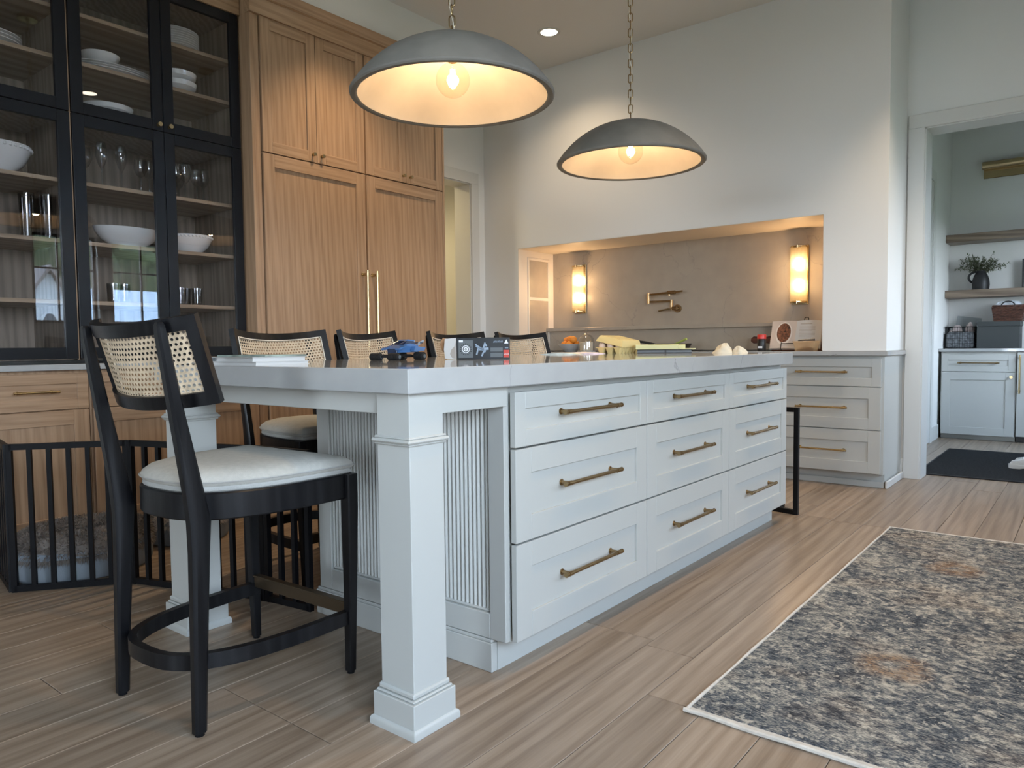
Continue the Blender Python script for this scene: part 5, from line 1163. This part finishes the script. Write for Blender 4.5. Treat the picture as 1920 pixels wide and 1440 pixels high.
# ================================================================ OUTDOORS
def noise_blob(cx, cy, cz, rx, ry, rz, seed, amp=.25):
    rr = random.Random(seed); bm = bmesh.new(); bmesh.ops.create_icosphere(bm, subdivisions=4, radius=1)
    ph = [(Vector((rr.uniform(-1, 1), rr.uniform(-1, 1), rr.uniform(-1, 1))).normalized() * rr.uniform(3, 16), rr.uniform(0, 6)) for _ in range(22)]
    for v in bm.verts:
        n = v.co.normalized(); d = sum(math.sin(n.dot(k) + p) / (1 + .05 * k.length ** 1.4) for k, p in ph) / 6 + rr.uniform(-.16, .16)
        v.co = Vector((cx + n.x * rx * (1 + amp * d), cy + n.y * ry * (1 + amp * d), cz + n.z * rz * (1 + amp * d)))
    b = B(); b.bm.free(); b.bm = bm; return b
m_grass = plain('winter_grass', (.10, .10, .045), .95, var=.4, vscale=1.5); m_bush = plain('evergreen', (.060, .075, .030), .95, var=.6, vscale=2.2); m_bark = plain('bark', (.10, .075, .05), .9, var=.4, vscale=8)
b = B(); b.box(XR + .2, 60, -30, 60, -.7, -.5); b.box(-30, XR + .2, -40, -7.7, -.7, -.5); b.box(.87, XR + .2, 6.05, 60, -.7, -.5); struct('ground', b, m_grass)
# white neighbouring house: long pale roof with a gabled wing
t = thing('neighbour_house', 'white clapboard house with pale blue-grey roof and gabled wing outside the window', 'house', (17.0, 11.0, -.5))
m_clap = plain('white_clapboard', (.62, .66, .70), .7); m_roof = plain('pale_blue_roof', (.52, .60, .68), .6, var=.12, vscale=2); m_shing = plain('grey_shingle', (.20, .17, .16), .9, var=.3, vscale=5)
b = B(); b.box(16.0, 22, 8.8, 18, -.5, 1.0); part('house_wall', b, m_clap, t)
b = B(); b.loft([[(15.5, y, .55), (19.0, y, 3.05), (22.5, y, .55), (22.5, y, .45), (19.0, y, 2.93), (15.5, y, .45)] for y in (8.75, 18.4)]); part('main_roof', b, m_roof, t)
gy, gw = 8.0, .95
b = B(); b.loft([[(x, gy - gw, -.5), (x, gy + gw, -.5), (x, gy + gw, 1.75), (x, gy, 3.15), (x, gy - gw, 1.75)] for x in (14.6, 19.5)]); part('gable_wall', b, m_clap, t)
for k in range(24):
    z = -.3 + k * .14; hw = gw if z < 1.75 else gw * (3.15 - z) / 1.4
    if hw > .06: b = B(); b.box(14.575, 14.61, gy - hw, gy + hw, z, z + .125, .004); part('clapboard', b, m_clap, t)
for s_ in (-1, 1):
    b = B(); b.loft([[(x, gy, 3.30), (x, gy + s_ * (gw + .28), 1.50), (x, gy + s_ * (gw + .28), 1.38), (x, gy, 3.16)] for x in (14.35, 19.5)]); part('gable_roof', b, m_shing, t)
b = B(); b.poly([(gy + .25 * math.cos(PI / 8 + PI / 4 * k), 1.72 + .36 * math.sin(PI / 8 + PI / 4 * k)) for k in range(8)], .0, .05, M=Matrix(((0, 0, -1, 14.58), (1, 0, 0, 0), (0, 1, 0, 0), (0, 0, 0, 1)))); w_ = part('octagon_window', b, m_clap, t)
b = B(); b.poly([(gy + .17 * math.cos(PI / 8 + PI / 4 * k), 1.72 + .27 * math.sin(PI / 8 + PI / 4 * k)) for k in range(8)], .05, .06, M=Matrix(((0, 0, -1, 14.58), (1, 0, 0, 0), (0, 1, 0, 0), (0, 0, 0, 1)))); part('pane', b, plain('dark_window_pane', (.05, .07, .09), .1), w_)
for k, (x, y, z, rx, ry, rz, lab) in enumerate(((25, 9.6, 2.2, 1.5, 1.5, 3.1, 'dense evergreen bush behind the white gable'), (26, 13.2, 2.6, 1.7, 1.7, 3.0, 'wide evergreen bush behind the pale roof'), (28, 18.0, 2.8, 2.4, 2.3, 4.4, 'tall evergreen bush at the end of the pale roof'), (35, 6.6, 5.0, 2.6, 2.6, 9.5, 'tall dark evergreen added to block sky light behind the white gable'), (35, 13.6, 5.0, 2.8, 2.8, 10.5, 'tall dark evergreen added to block sky light behind the pale roof ridge'), (36, 21.0, 5.0, 3.0, 3.0, 10.0, 'tall dark evergreen added to block sky light past the pale roof end'), (37, 28.5, 5.0, 3.0, 3.0, 11.0, 'tall dark evergreen added to block sky light across the garden'))):
    solo('evergreen_bush', noise_blob(x, y, z, rx, ry, rz, k + 3, .35), m_bush, lab, 'bush', 'evergreens outside the window')  # the tall trees are added as a screen to dim the window light
t = thing('bare_tree', 'bare branching tree behind the white gabled house', 'tree', (30, 9.9, -.5)); b = B(); b.tube([(30, 9.9, -.5), (30, 10.0, 2.5), (30, 10.2, 5.0), (30, 10.6, 7.5)], [.26, .22, .17, .10], 8); part('trunk', b, m_bark, t)
rr = random.Random(8); b = B()
for k in range(34):
    f = rr.uniform(.35, 1); p = Vector((30, 9.9 + .7 * f * f, -.5 + 8 * f)); d = Vector((rr.uniform(-.3, .3), rr.uniform(-1, 1), rr.uniform(.2, 1))).normalized(); L = rr.uniform(1, 2.6)
    b.tube([p, p + d * L * .5 + Vector((0, 0, .1)), p + d * L + Vector((0, rr.uniform(-.4, .4), .4))], [.05, .03, .01], 5)
part('branches', b, m_bark, t)
